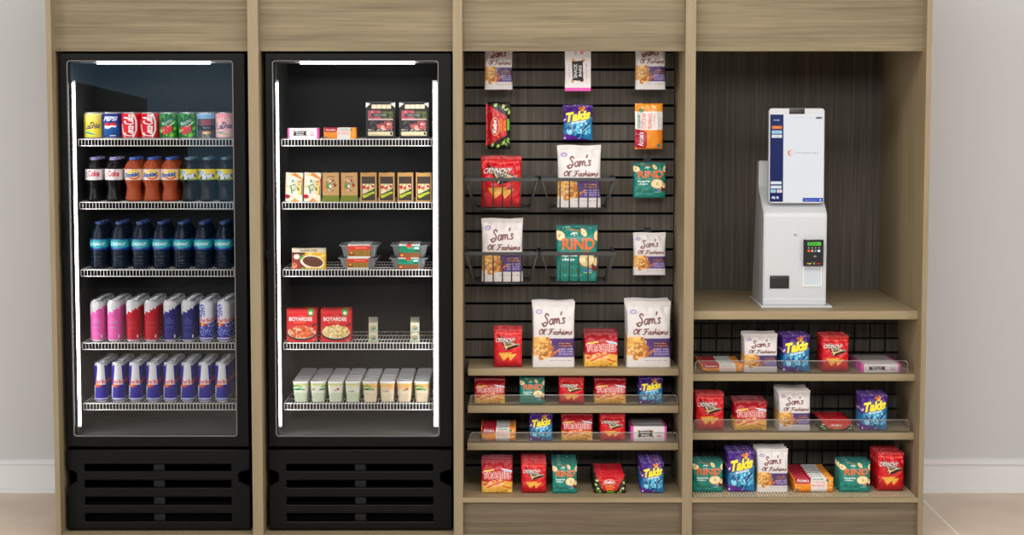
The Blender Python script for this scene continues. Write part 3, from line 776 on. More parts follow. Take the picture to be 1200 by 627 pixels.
def hang(kind, x0, x1, ytop, ybot, Yf, n, t, where, turn=False, hook=True):
    me, nm, cat, desc, _ = KIND[kind]
    A = at(x0, ybot, Yf); B = at(x1, ybot, Yf); w_ = B.x - A.x; h = az(ytop, Yf) - A.z; cx = (A.x + B.x) / 2
    for k in range(n):
        y = Yf + t / 2 + k * t * 1.03
        if turn: o = copy_of(me, nm, (cx + w_ / 2, y, A.z + h / 2), (h, t, w_), (0, -math.pi / 2, 0))
        else: o = copy_of(me, nm, (cx, y, A.z), (w_, t, h))
        tag(o, f'{desc}, {ORD[k]} {where}' if n > 1 else f'{desc} {where}', cat, f'{desc}s, {where}' if n > 1 else None)
    if hook:
        zt_ = A.z + h * .965
        r = MB(); yb = Yf + n * t * 1.03
        r.rod((cx, yb + .002, zt_), (cx, SY - .001, zt_), .0025, 8).box(cx - .014, cx + .014, SY - .004, SY - .0005, zt_ - .012, zt_ + .018)
        r.rod((cx, yb + .003, zt_), (cx, yb + .003, zt_ + .008), .0025, 8)
        tag(r.build('display_hook', M_BW), f'black hook above the {desc.split()[-3] if kind == "bar" else desc.split()[-2]} {desc.split()[-1]} {where.replace("hanging on end ", "").replace("hanging ", "")}', 'hook', 'slatwall hooks')

# ================================================================== BASKETS ON THE SLAT WALL
def basket(xl, xr, bl, br, yr, yb, label):
    Yf, Yb = .16, SY - .001
    zr, zb = az(yr, Yf), az(yb, Yf)
    XL, XR = ax(xl, yr, Yf), ax(xr, yr, Yf); BL, BR = ax(bl, yb, Yf), ax(br, yb, Yf)
    root = empty('wire_basket', ((XL + XR) / 2, Yb, zb)); tag(root, label, 'basket', 'wire baskets on the slat wall')
    m = MB(); r = .0024
    m.box(XL, XR, Yf - .002, Yf + .002, zr - .0085, zr + .0035).box(XL, XL + .004, Yf, Yb, zr - .006, zr + .003).box(XR - .004, XR, Yf, Yb, zr - .006, zr + .003).box(XL, XR, Yb - .004, Yb, zr - .006, zr + .003)
    part(m, 'rim', M_BSK, root)
    m = MB(); yf2 = Yf + .025
    m.path([(BL, yf2, zb), (BR, yf2, zb), (BR, Yb - .003, zb), (BL, Yb - .003, zb), (BL, yf2, zb)], r * 1.3)
    n = 6
    for i in range(n + 1):
        u = i / n; xb = BL + (BR - BL) * u
        xt = xb if 0 < i < n else (XL + .002 if i == 0 else XR - .002)
        m.rod((xt, Yf, zr), (xb, yf2, zb), r, 6); m.rod((xb, yf2, zb), (xb, Yb - .003, zb), r, 6)
    for k in range(1, 4):
        v = k / 4; yy = yf2 + (Yb - yf2) * v; m.rod((XL + .002, yy, zr), (BL, yy, zb), r, 6).rod((XR - .002, yy, zr), (BR, yy, zb), r, 6).rod((BL, yy, zb), (BR, yy, zb), r, 6)
    part(m, 'wire_frame', M_BSK, root)
    return zb + .0035
zb1 = basket(544.3, 630.8, 556.5, 621, 209.5, 245.5, 'black wire basket holding the red chip bag, upper left on the slat wall')
zb2 = basket(634, 721.5, 645.5, 711, 209.5, 245.5, 'black wire basket holding a white snack bag, upper middle of the slat wall')
zb3 = basket(544.3, 630.8, 556.5, 621, 296.5, 333, 'black wire basket holding a white snack bag, lower left on the slat wall')
zb4 = basket(634, 721.5, 645.5, 711, 296.5, 333, 'black wire basket holding the teal bag, lower middle of the slat wall')
stack('red', 563.5, 611.3, 183, 244.5, .205, 1, .05, 'standing in the upper left wire basket', zb1)
stack('sam', 652.8, 704.6, 170.5, 244.5, .205, 1, .06, 'standing in the upper middle wire basket', zb2)
stack('sam', 564, 613, 256.5, 331.5, .205, 1, .06, 'standing in the lower left wire basket', zb3)
stack('rin', 651.7, 700.7, 264, 331, .205, 1, .05, 'standing in the lower middle wire basket', zb4)
hang('sam', 567.7, 600.8, 47, 105, .24, 1, .05, 'hanging at top left of the slat wall')
hang('bar', 662.3, 692.3, 47, 107, .24, 1, .05, 'hanging on end at top middle of the slat wall', turn=True)
hang('sam', 744.5, 780.5, 44, 105, .22, 1, .06, 'hanging at top right of the slat wall')
hang('kat', 569.5, 598, 119.5, 175, .28, 1, .045, 'hanging on end at left of the slat wall', turn=True)
hang('tak', 659.6, 694.8, 122.8, 164.6, .30, 1, .04, 'hanging at the middle of the slat wall')
hang('bun', 744.5, 777, 121, 175, .27, 1, .05, 'hanging on end at right of the slat wall', turn=True)
hang('rin', 742, 780.5, 190.3, 232, .28, 1, .045, 'hanging at right of the slat wall')
hang('sam', 742, 780.5, 273, 322.5, .28, 1, .05, 'hanging on a low hook at right of the slat wall')

# ================================================================== BRACKET SHELVES
def shelf(x0, x1, yt, yb, Yf, Yb, label, guard=None, gx=None):
    zt_, zb_ = az(yt, Yf), az(yb, Yf); X0, X1 = ax(x0, yt, Yf), ax(x1, yt, Yf)
    X1 = min(X1, BAYS[2][1] - .002) if X1 < 0.8 else min(X1, BAYS[3][1] - .001)
    root = empty('bracket_shelf', ((X0 + X1) / 2, Yb, zb_)); tag(root, label, 'shelf', 'removable oak bracket shelves')
    part(MB().box(X0, X1, Yf, Yb, zb_, zt_, b=.0015), 'board', M_S, root)
    for xx in (X0 + .10, X1 - .10): part(MB().add([(xx + e, y, z) for e in (-.0015, .0015) for y, z in ((Yf + .01, zb_ - .0002), (Yf + .01, zb_ - .006), (Yb, zb_ - .03), (Yb, zb_ - .0002))], [(0, 1, 2, 3), (7, 6, 5, 4), (0, 4, 5, 1), (1, 5, 6, 2), (2, 6, 7, 3), (3, 7, 4, 0)]), 'bracket', M_DK, root)
    if guard:
        zg = az(guard, Yf + .012); G0, G1 = ax(gx[0], guard, Yf + .012), ax(gx[1], guard, Yf + .012)
        r = .012
        pts = [(G0, zt_ - .004), (G1, zt_ - .004)] + [(G1 - r + r * math.cos(a), zg - r + r * math.sin(a)) for a in [math.pi / 2 * i / 5 for i in range(6)]] + [(G0 + r - r * math.sin(a), zg - r + r * math.cos(a)) for a in [math.pi / 2 * i / 5 for i in range(6)]]
        gme = plate('clear_guard', pts, [], .003, M_ACR, Yf + .012, .0004)
        g_ = world_parent(link('clear_guard', gme), root)
        q = MB().path([(x_, Yf + .0135, z_) for x_, z_ in pts[1:]] + [(pts[0][0], Yf + .0135, pts[0][1])], .0011, 5)
        q = q.build('polished_edge', M_ACRE); q.parent = g_
    return zt_
YB3 = .14
za = shelf(548.3, 796, 432, 440.3, YB3, SY - .001, 'topmost oak bracket shelf on the slat wall, without a clear guard', None)
zb_ = shelf(548, 796, 475.8, 484, YB3, SY - .001, 'middle oak bracket shelf on the slat wall, with clear guard', 463, (551, 793.5))
zc_ = shelf(547.6, 796.3, 519.4, 527.6, YB3, SY - .001, 'lowest oak bracket shelf on the slat wall, with clear guard', 507, (551, 793.5))
W = 'top bracket shelf of slat wall'
Y0 = .165
stack('red', 578.6, 612, 386, 432, Y0, 5, .028, 'row at left end of top slat wall shelf', za)
stack('sam', 624, 673.8, 354.5, 432, Y0, 3, .05, 'row beside red bags on top slat wall shelf', za)
stack('toa', 685, 724, 390.5, 432, Y0, 4, .04, 'row between two white bags, top slat wall shelf', za)
stack('sam', 734, 786.3, 354.5, 432, Y0, 4, .05, 'row at right end of top slat wall shelf', za)
Y1 = .175
stack('toa', 556, 592, 444.5, 476, Y1, 4, .035, 'row at left end of middle slat wall shelf', zb_)
stack('rin', 609, 638.4, 443.5, 476, Y1, 4, .03, 'row on middle slat wall shelf', zb_)
stack('red', 655, 684.6, 443.5, 476, Y1, 4, .03, 'row on middle slat wall shelf', zb_)
stack('toa', 696.7, 733.8, 444.5, 476, Y1, 4, .035, 'row right of red bags, middle slat wall shelf', zb_)
stack('tak', 749, 777, 443.5, 476, Y1, 5, .03, 'row on middle slat wall shelf', zb_)
stack('bun', 564, 604.6, 502, 519, Y1, 6, .033, 'row on lowest slat wall bracket shelf', zc_)
stack('tak', 620.6, 647.6, 485.5, 519, Y1, 4, .03, 'row on lowest slat wall bracket shelf', zc_)
stack('toa', 658, 694.6, 486, 519, Y1, 4, .035, 'row on lowest slat wall bracket shelf', zc_)
stack('red', 703, 733, 486, 519, Y1, 4, .03, 'row on lowest slat wall bracket shelf', zc_)
stack('bar', 739.5, 781.5, 500, 519, Y1, 6, .033, 'row on lowest slat wall bracket shelf', zc_)
Y2 = .07
stack('toa', 564.2, 600.6, 541, 578, Y2, 4, .04, 'row on cabinet floor below slat wall', base_top)
stack('red', 611, 640.4, 542.6, 578, Y2, 6, .035, 'row on cabinet floor below slat wall', base_top)
stack('rin', 647.2, 676.4, 543.5, 578, Y2, 5, .04, 'row on cabinet floor below slat wall', base_top)
stack('kat', 696, 733.5, 558, 577, Y2, 8, .032, 'row on cabinet floor below slat wall', base_top)
stack('tak', 751.5, 778.3, 542.5, 578, Y2, 6, .036, 'row on cabinet floor below slat wall', base_top)

# ---- right bay: wire grid, shelves and stock
GY = .41
gz_top = az(379, GY)
m = MB(); gx_ = [ax(803 + 17.93 * k, 470, GY) for k in range(15)]
gx_ = [x for x in gx_ if x > BAYS[3][0] + .004]
gz_ = [z for z in [gz_top - (az(379, GY) - az(395.6, GY)) * k for k in range(14)] if z > base_top + .01]
r = .0026
R_ = .012
for x in gx_[:-1]: m.rod((x, GY, base_top + .001), (x, GY, gz_top), r, 6)
m.rod((gx_[-1], GY, base_top + .001), (gx_[-1], GY, gz_top - R_), r, 6)
for k, z in enumerate(gz_): m.rod((gx_[0], GY - .002, z), (gx_[-1] - (R_ if k == 0 else 0), GY - .002, z), r, 6)
m.path([(gx_[-1] - R_ + R_ * math.sin(a), GY, gz_top - R_ + R_ * math.cos(a)) for a in [math.pi / 2 * i / 4 for i in range(5)]], r)
tag(m.build('wire_grid_panel', M_BW), 'black wire grid panel standing behind the shelves under the counter', 'grid panel')
zE = shelf(808, 1072.8, 438.5, 446.6, .085, GY - .006, 'upper oak bracket shelf before the wire grid, under the counter', 423, (814.5, 1064))
zF = shelf(808, 1071.5, 507.5, 515.5, .085, GY - .006, 'lower oak bracket shelf before the wire grid, under the counter', 492, (813, 1065))
YE = .125
stack('bun', 823, 871, 428, 438, YE, 8, .032, 'row at left end of upper grid shelf', zE)
stack('sam', 871.5, 911.5, 392, 438, YE, 3, .04, 'row on upper grid shelf', zE)
stack('tak', 917, 949.3, 393, 438, YE, 4, .035, 'row on upper grid shelf', zE)
stack('red', 963, 994.8, 394, 438, YE, 4, .035, 'row on upper grid shelf', zE)
stack('bar', 1009, 1056, 427, 438, YE, 8, .032, 'row at right end of upper grid shelf', zE)
stack('red', 815, 848.5, 462, 507, YE, 4, .033, 'row at left end of lower grid shelf', zF)
stack('toa', 861, 899, 470.5, 507, YE, 4, .04, 'row on lower grid shelf', zF)
stack('sam', 912.5, 950, 458.6, 507, YE, 4, .045, 'row on lower grid shelf', zF)
stack('kat', 961, 1000.5, 495, 507, YE, 8, .03, 'row on lower grid shelf', zF)
stack('tak', 1009, 1040.6, 463, 507, YE, 4, .035, 'row at right end of lower grid shelf', zF)
bt = base_top + .003
stack('rin', 811.5, 847.6, 541, 576.5, .08, 3, .045, 'row at left end of ribbed mat', bt)
stack('tak', 853, 885, 530, 576.5, .08, 4, .04, 'row on ribbed mat', bt)
stack('sam', 887.3, 924, 527.3, 576.5, .08, 3, .05, 'row on ribbed mat', bt)
stack('bun', 931, 977.3, 560.5, 576.5, .08, 7, .04, 'row on ribbed mat', bt)
stack('rin', 984, 1020.7, 541.5, 576.5, .08, 3, .045, 'row beside red bags, right end of ribbed mat', bt)
stack('red', 1028.5, 1060, 531.5, 575.5, .09, 4, .045, 'row at right end of ribbed mat', bt)

# ================================================================== KIOSK
def make_kiosk():
    Yf = .175
    root = empty('payment_kiosk', (ax(930, 360, .34), .34, ct)); tag(root, 'white self checkout kiosk with upright screen standing on the oak counter', 'kiosk')
    # base plate
    P0, P1 = ax(891.8, 361, .155), ax(975.3, 361, .155)
    part(MB().box(P0, P1, .155, .515, ct + .0003, ct + .008, b=.002), 'base_plate', M_WHT, root)
    B0, B1 = ax(894.6, 300, Yf), ax(968.6, 300, Yf); zb = ct + .008
    z1, z2, z3 = az(254, Yf), az(216, .33), az(188.5, .33)
    prof = [(Yf, zb), (Yf, z1 - .004)]
    for i in range(1, 6):
        a = i / 5 * math.radians(52); prof.append((Yf + .03 * (1 - math.cos(a)), z1 - .004 + .03 * math.sin(a)))
    prof += [(.325, z2 - .01), (.33, z2), (.33, z3), (.39, z3), (.40, z2), (.49, zb)]
    body = MB().prism_x(prof, B0, B1)
    me = body.mesh('housing', M_WHT); bm = bmesh.new(); bm.from_mesh(me)
    es = [e for e in bm.edges if len(e.link_faces) == 2 and e.calc_face_angle(0) > .5]
    bmesh.ops.bevel(bm, geom=es, offset=.004, segments=3, affect='EDGES'); bm.to_mesh(me); bm.free()
    for p in me.polygons: p.use_smooth = True
    sharp_smooth(me, .5)
    hs = world_parent(link('housing', me), root)
    # seam near the foot, lock
    o = MB().box(B0 - .0005, B1 + .0005, Yf - .0015, Yf + .001, zb + .022, zb + .024).build('seam_strip', M_WHG); o.parent = hs
    x, z = ax(932.2, 274, Yf), az(274, Yf); o = MB().box(x - .006, x + .006, Yf - .002, Yf + .004, z - .008, z + .008, b=.002).build('lock_cover', M_ALU); o.parent = hs
    # printer slot
    x0, x1, z0, z1_ = ax(902, 330, Yf), ax(924.6, 330, Yf), az(338, Yf), az(323, Yf)
    q = MB().box(x0, x1, Yf - .004, Yf + .003, z0, z1_, b=.0015)
    q.box(x0 + .004, x1 - .004, Yf - .006, Yf - .003, z0 + .004, z1_ - .010)
    part(q, 'receipt_slot', M_DK, root)
    # screen
    ys = .20; T0, T1, Z0, Z1 = ax(901, 180, ys), ax(966.2, 180, ys), az(238.3, ys), az(126.8, ys)
    tilt = math.radians(2.0)
    sroot = MB()
    cxm, czm = (T0 + T1) / 2, (Z0 + Z1) / 2; hw, hh = (T1 - T0) / 2, (Z1 - Z0) / 2
    casing = plate('screen_casing', rrect(-hw, hw, -hh, hh, .012), [], .03, M_WHT, 0, .003)
    cs = link('screen_unit', casing); cs.name = 'screen_unit'
    cs.rotation_euler = (-tilt, 0, 0)
    cs.location = (cxm, ys, czm); cs.parent = root; cs.matrix_parent_inverse = Matrix.Translation(root.location).inverted()
    a = Art(130, 206, (232, 233, 236))
    a.rect(0, 0, .25, 1, (20, 34, 92))
    a.text('Order', .125, .065, .12, .017, (226, 230, 240), bold=.03)
    a.rect(.035, .13, .225, .168, (238, 116, 40)); a.text('Home', .13, .149, .1, .014, (255, 240, 230))
    for y in (.185, .23): a.rect(.035, y, .225, y + .036, (170, 214, 234) if y < .2 else (232, 236, 240)); a.text('Scan', .13, y + .018, .1, .012, (90, 100, 120))
    for y in (.765, .812): a.rect(.02, y, .225, y + .034, (226, 230, 234))
    a.rect(.02, .857, .115, .893, (176, 220, 232)); a.rect(.135, .857, .23, .893, (236, 226, 226)); a.text('+', .07, .875, .04, .016, (60, 110, 150)); a.text('x', .182, .875, .04, .014, (190, 80, 80))
    a.blobs(.12, .945, .07, .018, 5, [(210, 214, 226)], .018)
    a.text('Tap screen to begin', .64, .036, .34, .013, (150, 152, 158)); a.rect(.85, .028, .97, .05, (70, 64, 96)); a.speck(.85, .028, .97, .05, [(180, 80, 70), (60, 120, 170), (220, 200, 120)], .5, 3)
    a.ell(.385, .44, .052, .052, (238, 126, 44)); a.ell(.405, .44, .043, .045, (232, 233, 236)); a.ell(.42, .44, .034, .04, (224, 224, 228))
    a.text('cantaloupe', .695, .44, .44, .024, (160, 164, 172))
    a.rect(.62, .955, 1, 1, (40, 70, 176)); a.text('Start Checkout', .77, .978, .24, .014, (220, 228, 250)); a.ell(.945, .977, .02, .015, (236, 240, 250))
    A = a.out()[::-1]; ny, nx = A.shape[:2]; V = []; 
    sw0, sw1, sz0, sz1 = -hw + .004, hw - .004, -hh + .006, hh - .023
    for r_ in range(ny):
        for c in range(nx): V.append((sw0 + (sw1 - sw0) * c / (nx - 1), -.001, sz0 + (sz1 - sz0) * r_ / (ny - 1)))
    sm = grid_mesh('display', V, A.reshape(-1, 3), ny, nx, False, M_SCRN, caps=False, smooth=False)
    bm = bmesh.new(); bm.from_mesh(sm); bmesh.ops.recalc_face_normals(bm, faces=bm.faces[:]); bm.to_mesh(sm); bm.free()
    o = link('display', sm, cs)
    o = MB().box(-.028, .028, -.0015, .004, hh - .021, hh - .001, b=.001).build('camera_bar', M_DK); o.parent = cs
    o = MB().box(-.04, .04, .028, .115, -.03, .05, b=.004).build('mount_arm', M_WHT); o.parent = cs
    # card reader
    x0, x1, z0, z1_ = ax(941, 296, Yf), ax(964.3, 296, Yf), az(311, Yf), az(280.8, Yf)
    a = Art(60, 78, (24, 22, 24))
    a.rect(.18, .09, .84, .22, (70, 190, 50)); a.text('READY', .5, .155, .5, .07, (30, 90, 30), bold=.02)
    for i, c in enumerate(((230, 90, 60), (226, 150, 70), (60, 150, 220), (226, 226, 226))): a.rect(.2 + .165 * i, .38, .31 + .165 * i, .46, c); a.rect(.22 + .165 * i, .29, .28 + .165 * i, .33, (190, 190, 190))
    a.ell(.56, .63, .08, .06, (90, 90, 94)); a.text('))', .56, .63, .1, .06, (200, 200, 200))
    a.text('TAP', .28, .91, .24, .05, (230, 196, 40), bold=.05); a.text('PAY', .76, .91, .24, .05, (206, 50, 40), bold=.05); a.text('here', .5, .84, .18, .04, (170, 170, 170)); a.ell(.52, .91, .03, .03, (220, 220, 220))
    rd = pack_mesh('card_reader', a, M_CARD, 16, 1, top='box', narrow=0, edge=(24, 22, 24))
    o = link('card_reader', rd); o.scale = (x1 - x0, .022, z1_ - z0); o.location = Vector(((x0 + x1) / 2, Yf - .0105, z0)); o.parent = root; o.matrix_parent_inverse = Matrix.Translation(root.location).inverted()
    z0b, z1b = az(336.5, Yf), az(312.5, Yf)
    fr = plate('card_tray', rrect(x0 + .001, x1 - .003, z0b, z1b, .003), [rrect(x0 + .005, x1 - .007, z0b + .004, z1b - .003, .002)], .004, M_WHG, Yf - .0035, .001)
    ct_ = world_parent(link('card_tray', fr), root)
    o = MB().box(x0 + .005, x1 - .007, Yf - .0012, Yf - .0004, z0b + .004, z1b - .003).build('tray_recess', mat('pale_blue_plastic', (196, 204, 212), .15)); o.parent = ct_
    o = MB().box(x0 + .006, x1 - .008, Yf - .006, Yf - .001, z0b + .005, z0b + .008, b=.001).build('tray_lip', M_WHG); o.parent = ct_
make_kiosk()

# ================================================================== DRINKS IN THE LEFT COOLER
CAN_P = [(.36, 0), (.40, .005), (.42, .02), (.485, .06), (.5, .08)] + [(.5, .08 + .8 * i / 90) for i in range(1, 91)] + [(.492, .895), (.45, .94), (.425, .96), (.425, .965)]
def can_mesh(name, art): return lathe(name, [(r, z) for r, z in CAN_P], 160, M_CAN, art, (.03, .955), (200, 200, 204))
def lid_mesh():
    m = MB(); n = 28
    rings = [(.425, .962), (.438, .968), (.440, .985), (.425, .995), (.405, .992), (.40, .965), (.0001, .965)]
    vs = []; fs = []
    for r_, z in rings:
        for i in range(n): a = 2 * math.pi * i / n; vs.append((r_ * math.cos(a), r_ * math.sin(a), z))
    for k in range(len(rings) - 1):
        for i in range(n): fs.append((k * n + i, k * n + (i + 1) % n, (k + 1) * n + (i + 1) % n, (k + 1) * n + i))
    m.add(vs, fs, 0, True); m.box(-.09, .09, -.2, .1, .97, .985)
    return m.mesh('lid', M_ALU)
LID = lid_mesh()
def c_lacroix(c0, c1, cc):
    a = Art(80, 100, c0); a.grad(0, 0, 1, .35, c1, c0)
    a.speck(0, .05, 1, .35, [tuple(min(255, x + 24) for x in c0), c1], .3, 4)
    a.script('LaCroix', .5, .5, .8, .26, (70, 60, 110), .04, rot=5); a.line([(.42, .62), (.55, .36), (.66, .42), (.6, .5)], .04, (60, 60, 90))
    a.poly([(.1, .76), (.35, .74), (.85, .9), (.5, .86)], cc); a.line([(.2, .8), (.4, .78)], .04, (60, 160, 190)); return a
def c_pepsi():
    a = Art(80, 100, (22, 60, 140)); a.grad(0, 0, 1, .3, (16, 34, 110), (24, 64, 150)); a.grad(0, .6, 1, 1, (26, 84, 150), (20, 60, 130))
    a.poly([(.2, .40), (.35, .37), (.5, .41), (.72, .36), (.84, .44), (.84, .5), (.6, .48), (.4, .52), (.2, .48)], (206, 40, 44))
    a.poly([(.2, .48), (.4, .52), (.6, .48), (.84, .5), (.8, .58), (.6, .56), (.4, .62), (.2, .6)], (230, 230, 234))
    a.text('PEPSI', .52, .22, .66, .18, (232, 236, 244), bold=.04, shear=.5); a.rect(.5, .88, .8, .93, (190, 200, 214)); return a
def c_coke():
    a = Art(80, 100, (206, 20, 34))
    a.line([(.74, 0), (.86, .3), (.86, .7), (.7, 1.0)], .08, (226, 224, 224)); a.line([(.1, .45), (.16, .75), (.3, 1.0)], .07, (222, 210, 208)); a.line([(.6, .0), (.68, .1)], .05, (232, 150, 70)); a.line([(.2, .75), (.3, .98)], .04, (236, 160, 60))
    a.script('Coca-Cola', .5, .5, .86, .52, (238, 236, 236), .05, rot=90); return a
def c_dew():
    a = Art(80, 100, (30, 120, 50)); a.blobs(.5, .5, .5, .5, 50, [(24, 96, 42), (70, 160, 60), (130, 196, 70), (20, 80, 40)], .09, ang=-45, asp=.25)
    a.poly([(.18, .35), (.82, .1), (.82, .32), (.18, .62)], (34, 92, 76)); a.text('Mountain', .5, .35, .6, .16, (190, 214, 190), rot=24, bold=.01)
    a.poly([(.14, .74), (.85, .36), (.85, .40), (.14, .80)], (216, 230, 214))
    a.text('DEW', .52, .67, .56, .3, (222, 40, 66), rot=14, bold=.06, out=(232, 120, 120), ow=1); a.ell(.9, .1, .05, .04, (200, 60, 70)); return a
def c_mix():
    a = Art(80, 100, (74, 78, 82)); a.rect(0, 0, 1, .22, (128, 172, 206)); a.rect(.3, .26, .82, .5, (140, 72, 84)); a.rect(0, .5, 1, .68, (34, 44, 48))
    a.text('TUNA', .6, .59, .4, .06, (170, 180, 186), bold=.02); a.ell(.58, .79, .24, .09, (206, 150, 100)); a.ell(.54, .8, .14, .05, (232, 206, 170)); a.text('3.75', .55, .93, .4, .09, (200, 200, 196), bold=.02)
    a.rect(0, 0, .06, 1, (214, 210, 208)); return a
def place_can(me, name, label, group, x, yf, z, dia, h):
    o = copy_of(me, name, (x, yf + dia / 2, z + .002), (dia, dia, h)); tag(o, label, 'can', group)
    l = LIDP.copy(); COL.objects.link(l); l.parent = o; return o
LIDP = bpy.data.objects.new('lid', LID)
def row_cans(items, shelf_i, ytop, ybot, pxw, n, pitch, nm):
    z = shelf_z[shelf_i]; Yf = ST + .012; h = az(ytop, Yf) - z - .002; dia = pxw * (D + Yf) / F
    for me, px, desc, where in items:
        x = ax(px, ybot, Yf)
        for k in range(n):
            place_can(me, nm, f'{desc}, {ORD[k]} {where}', f'{desc}s, {where}', x + (0 if k == 0 else random.uniform(-.001, .001)), Yf + k * dia * pitch, z, dia, h)
YEL = can_mesh('can_yellow', c_lacroix((238, 214, 66), (240, 226, 150), (70, 170, 160))); PNK = can_mesh('can_pink', c_lacroix((240, 190, 190), (232, 140, 146), (150, 190, 120)))
PEP = can_mesh('can_blue', c_pepsi()); COK = can_mesh('can_red', c_coke()); DEW = can_mesh('can_green', c_dew()); MIX = can_mesh('can_grey', c_mix())
T = 'of its column, top cooler shelf'
row_cans([(YEL, 107.2, 'yellow sparkling water can', 'leftmost column of top cooler shelf'), (PEP, 129, 'blue soda can with white lettering', 'column on top cooler shelf'),
          (COK, 151.2, 'red soda can', 'column next to the blue can, top shelf'), (COK, 173.6, 'red soda can', 'column next to the green cans, top shelf'),
          (DEW, 195.8, 'green soda can', 'column next to the red cans, top shelf'), (DEW, 218.1, 'green soda can', 'column next to the grey can, top shelf'),
          (MIX, 240, 'grey and light blue can', 'column on top cooler shelf'), (PNK, 262, 'pink sparkling water can', 'rightmost column of top cooler shelf')],
         0, 131.5, 163, 21.4, 3, 1.01, 'soda_can')
def c_edition(c, c2, tc):
    a = Art(64, 150, c); a.rect(0, 0, 1, .1, (216, 216, 218))
    a.poly([(0, .0), (1, 0), (.98, .12), (.9, .14), (.86, .2), (.74, .16), (.62, .22), (.46, .2), (.5, .28), (.36, .27), (.22, .24), (.12, .34), (0, .3)], (212, 210, 212))
    a.text('THE', .46, .44, .3, .035, tc); a.text('EDITION', .52, .49, .5, .04, tc); a.rect(.3, .53, .8, .55, c2); a.text('Red Bull', .54, .66, .5, .04, c2, bold=.01)
    a.text('ENERGY DRINK', .5, .82, .6, .025, tc); a.text('250 ml', .4, .88, .4, .025, tc); a.rect(.8, .84, .88, .92, (220, 220, 220)); a.grad(0, .965, 1, 1, (206, 206, 210), (180, 180, 184)); return a
def c_bull(var=0):
    a = Art(64, 150, (30, 24, 140))
    W_, B_ = (222, 222, 224), (26, 20, 142)
    a.rect(0, 0, 1, .56, B_); a.rect(0, .56, 1, 1, B_)
    a.poly([(.34, .04), (.80, .04), (.88, .56), (.2, .56)], W_)
    if var: a.rect(.1, 0, 1, .54, (226, 226, 228)); a.speck(.08, .03, .5, .4, [(60, 80, 190), (50, 60, 170), (226, 226, 228)], .8, 6); a.speck(.1, .58, 1, .88, [(90, 110, 210), (180, 190, 230), (40, 40, 150)], .5, 6)
    else: a.poly([(0, .6), (.18, .56), (.08, 1), (0, 1)], (200, 202, 212))
    a.text('Red Bull', .56, .475, .8, .1, (222, 60, 60), bold=.03)
    a.ell(.3, .575, .11, .11, (246, 214, 50)); a.blobs(.3, .58, .22, .03, 8, [(226, 50, 40), (240, 120, 40)], .05); a.poly([(.34, .56), (.7, .57), (.56, .61), (.36, .61)], (222, 60, 40))
    a.text('ENERGY DRINK', .55, .66, .54, .022, (150, 60, 110)); a.rect(0, 0, 1, .05, (210, 210, 214)); a.rect(0, .92, 1, .95, (200, 200, 224)); a.rect(0, .975, 1, 1, (210, 210, 214)); return a
EP = can_mesh('slim_pink', c_edition((224, 92, 168), (120, 190, 216), (236, 150, 200))); ER = can_mesh('slim_red', c_edition((186, 2, 38), (160, 110, 60), (150, 60, 50)))
EB = can_mesh('slim_blue', c_edition((32, 28, 108), (60, 100, 180), (110, 110, 170))); E1 = can_mesh('slim_white', c_bull(1)); E0 = can_mesh('slim_classic', c_bull(0))
xs4 = [113, 133.2, 155.3, 176.4, 198.8, 220, 240.8, 261.5]
d4 = [(EP, 'slim pink energy drink can', 'leftmost column'), (EP, 'slim pink energy drink can', 'column beside the red cans'), (ER, 'slim red energy drink can', 'column beside the pink cans'), (ER, 'slim red energy drink can', 'column beside the navy cans'),
      (EB, 'slim navy energy drink can', 'column beside the red cans'), (EB, 'slim navy energy drink can', 'column beside the white cans'), (E1, 'slim white energy drink can', 'column beside the navy cans'), (E1, 'slim white energy drink can', 'rightmost column')]
row_cans([(m_, x, d_, w_ + ', fourth shelf') for (m_, d_, w_), x in zip(d4, xs4)], 3, 351.5, 401.5, 16.6, 5, 1.0, 'energy_drink_can')
nth = ['leftmost column', 'second column', 'third column', 'fourth column', 'fifth column', 'sixth column', 'seventh column', 'rightmost column']
row_cans([(E0, 117.6 + 20.25 * i, 'blue and silver energy drink can', nth[i] + ' of bottom cooler shelf') for i in range(8)], 4, 424.5, 472.5, 16.2, 5, 1.0, 'energy_drink_can')

# ---- bottles
def bottle_prof(kind):
    if kind == 'soda':
        P = [(.30, 0), (.40, .01), (.46, .05), (.44, .10), (.39, .2), (.36, .30), (.40, .40), (.46, .46), (.475, .48), (.475, .74), (.46, .76), (.40, .83), (.28, .90), (.19, .935), (.18, .94)]
    else:
        P = [(.34, 0), (.44, .015), (.46, .05), (.45, .08), (.47, .1), (.45, .13), (.47, .16), (.45, .2), (.47, .24), (.45, .28), (.47, .33), (.46, .38), (.475, .40), (.475, .64), (.46, .66), (.42, .74), (.3, .86), (.2, .92), (.19, .94)]
    out = []
    for (r0, z0), (r1, z1) in zip(P[:-1], P[1:]):
        for k in range(3): t = k / 3; s_ = t * t * (3 - 2 * t); out.append((r0 + (r1 - r0) * s_, z0 + (z1 - z0) * t))
    return out + [P[-1]]
def plain_lathe(name, prof, m, n=32, lobes=0):
    mb = MB(); vs = []
    for r_, z in prof:
        for i in range(n):
            a = 2 * math.pi * i / n; rr = r_ * (1 - (.10 * (1 - z / .09) * (0.5 + .5 * math.cos(5 * a)) if lobes and z < .09 else 0)); vs.append((rr * math.sin(a), -rr * math.cos(a), z))
    fs = [(k * n + i, k * n + (i + 1) % n, (k + 1) * n + (i + 1) % n, (k + 1) * n + i) for k in range(len(prof) - 1) for i in range(n)]
    fs += [tuple(range(n))[::-1], tuple((len(prof) - 1) * n + i for i in range(n))]
    mb.add(vs, fs, 0, True); me = mb.mesh(name, m); sharp_smooth(me, 1.0); return me
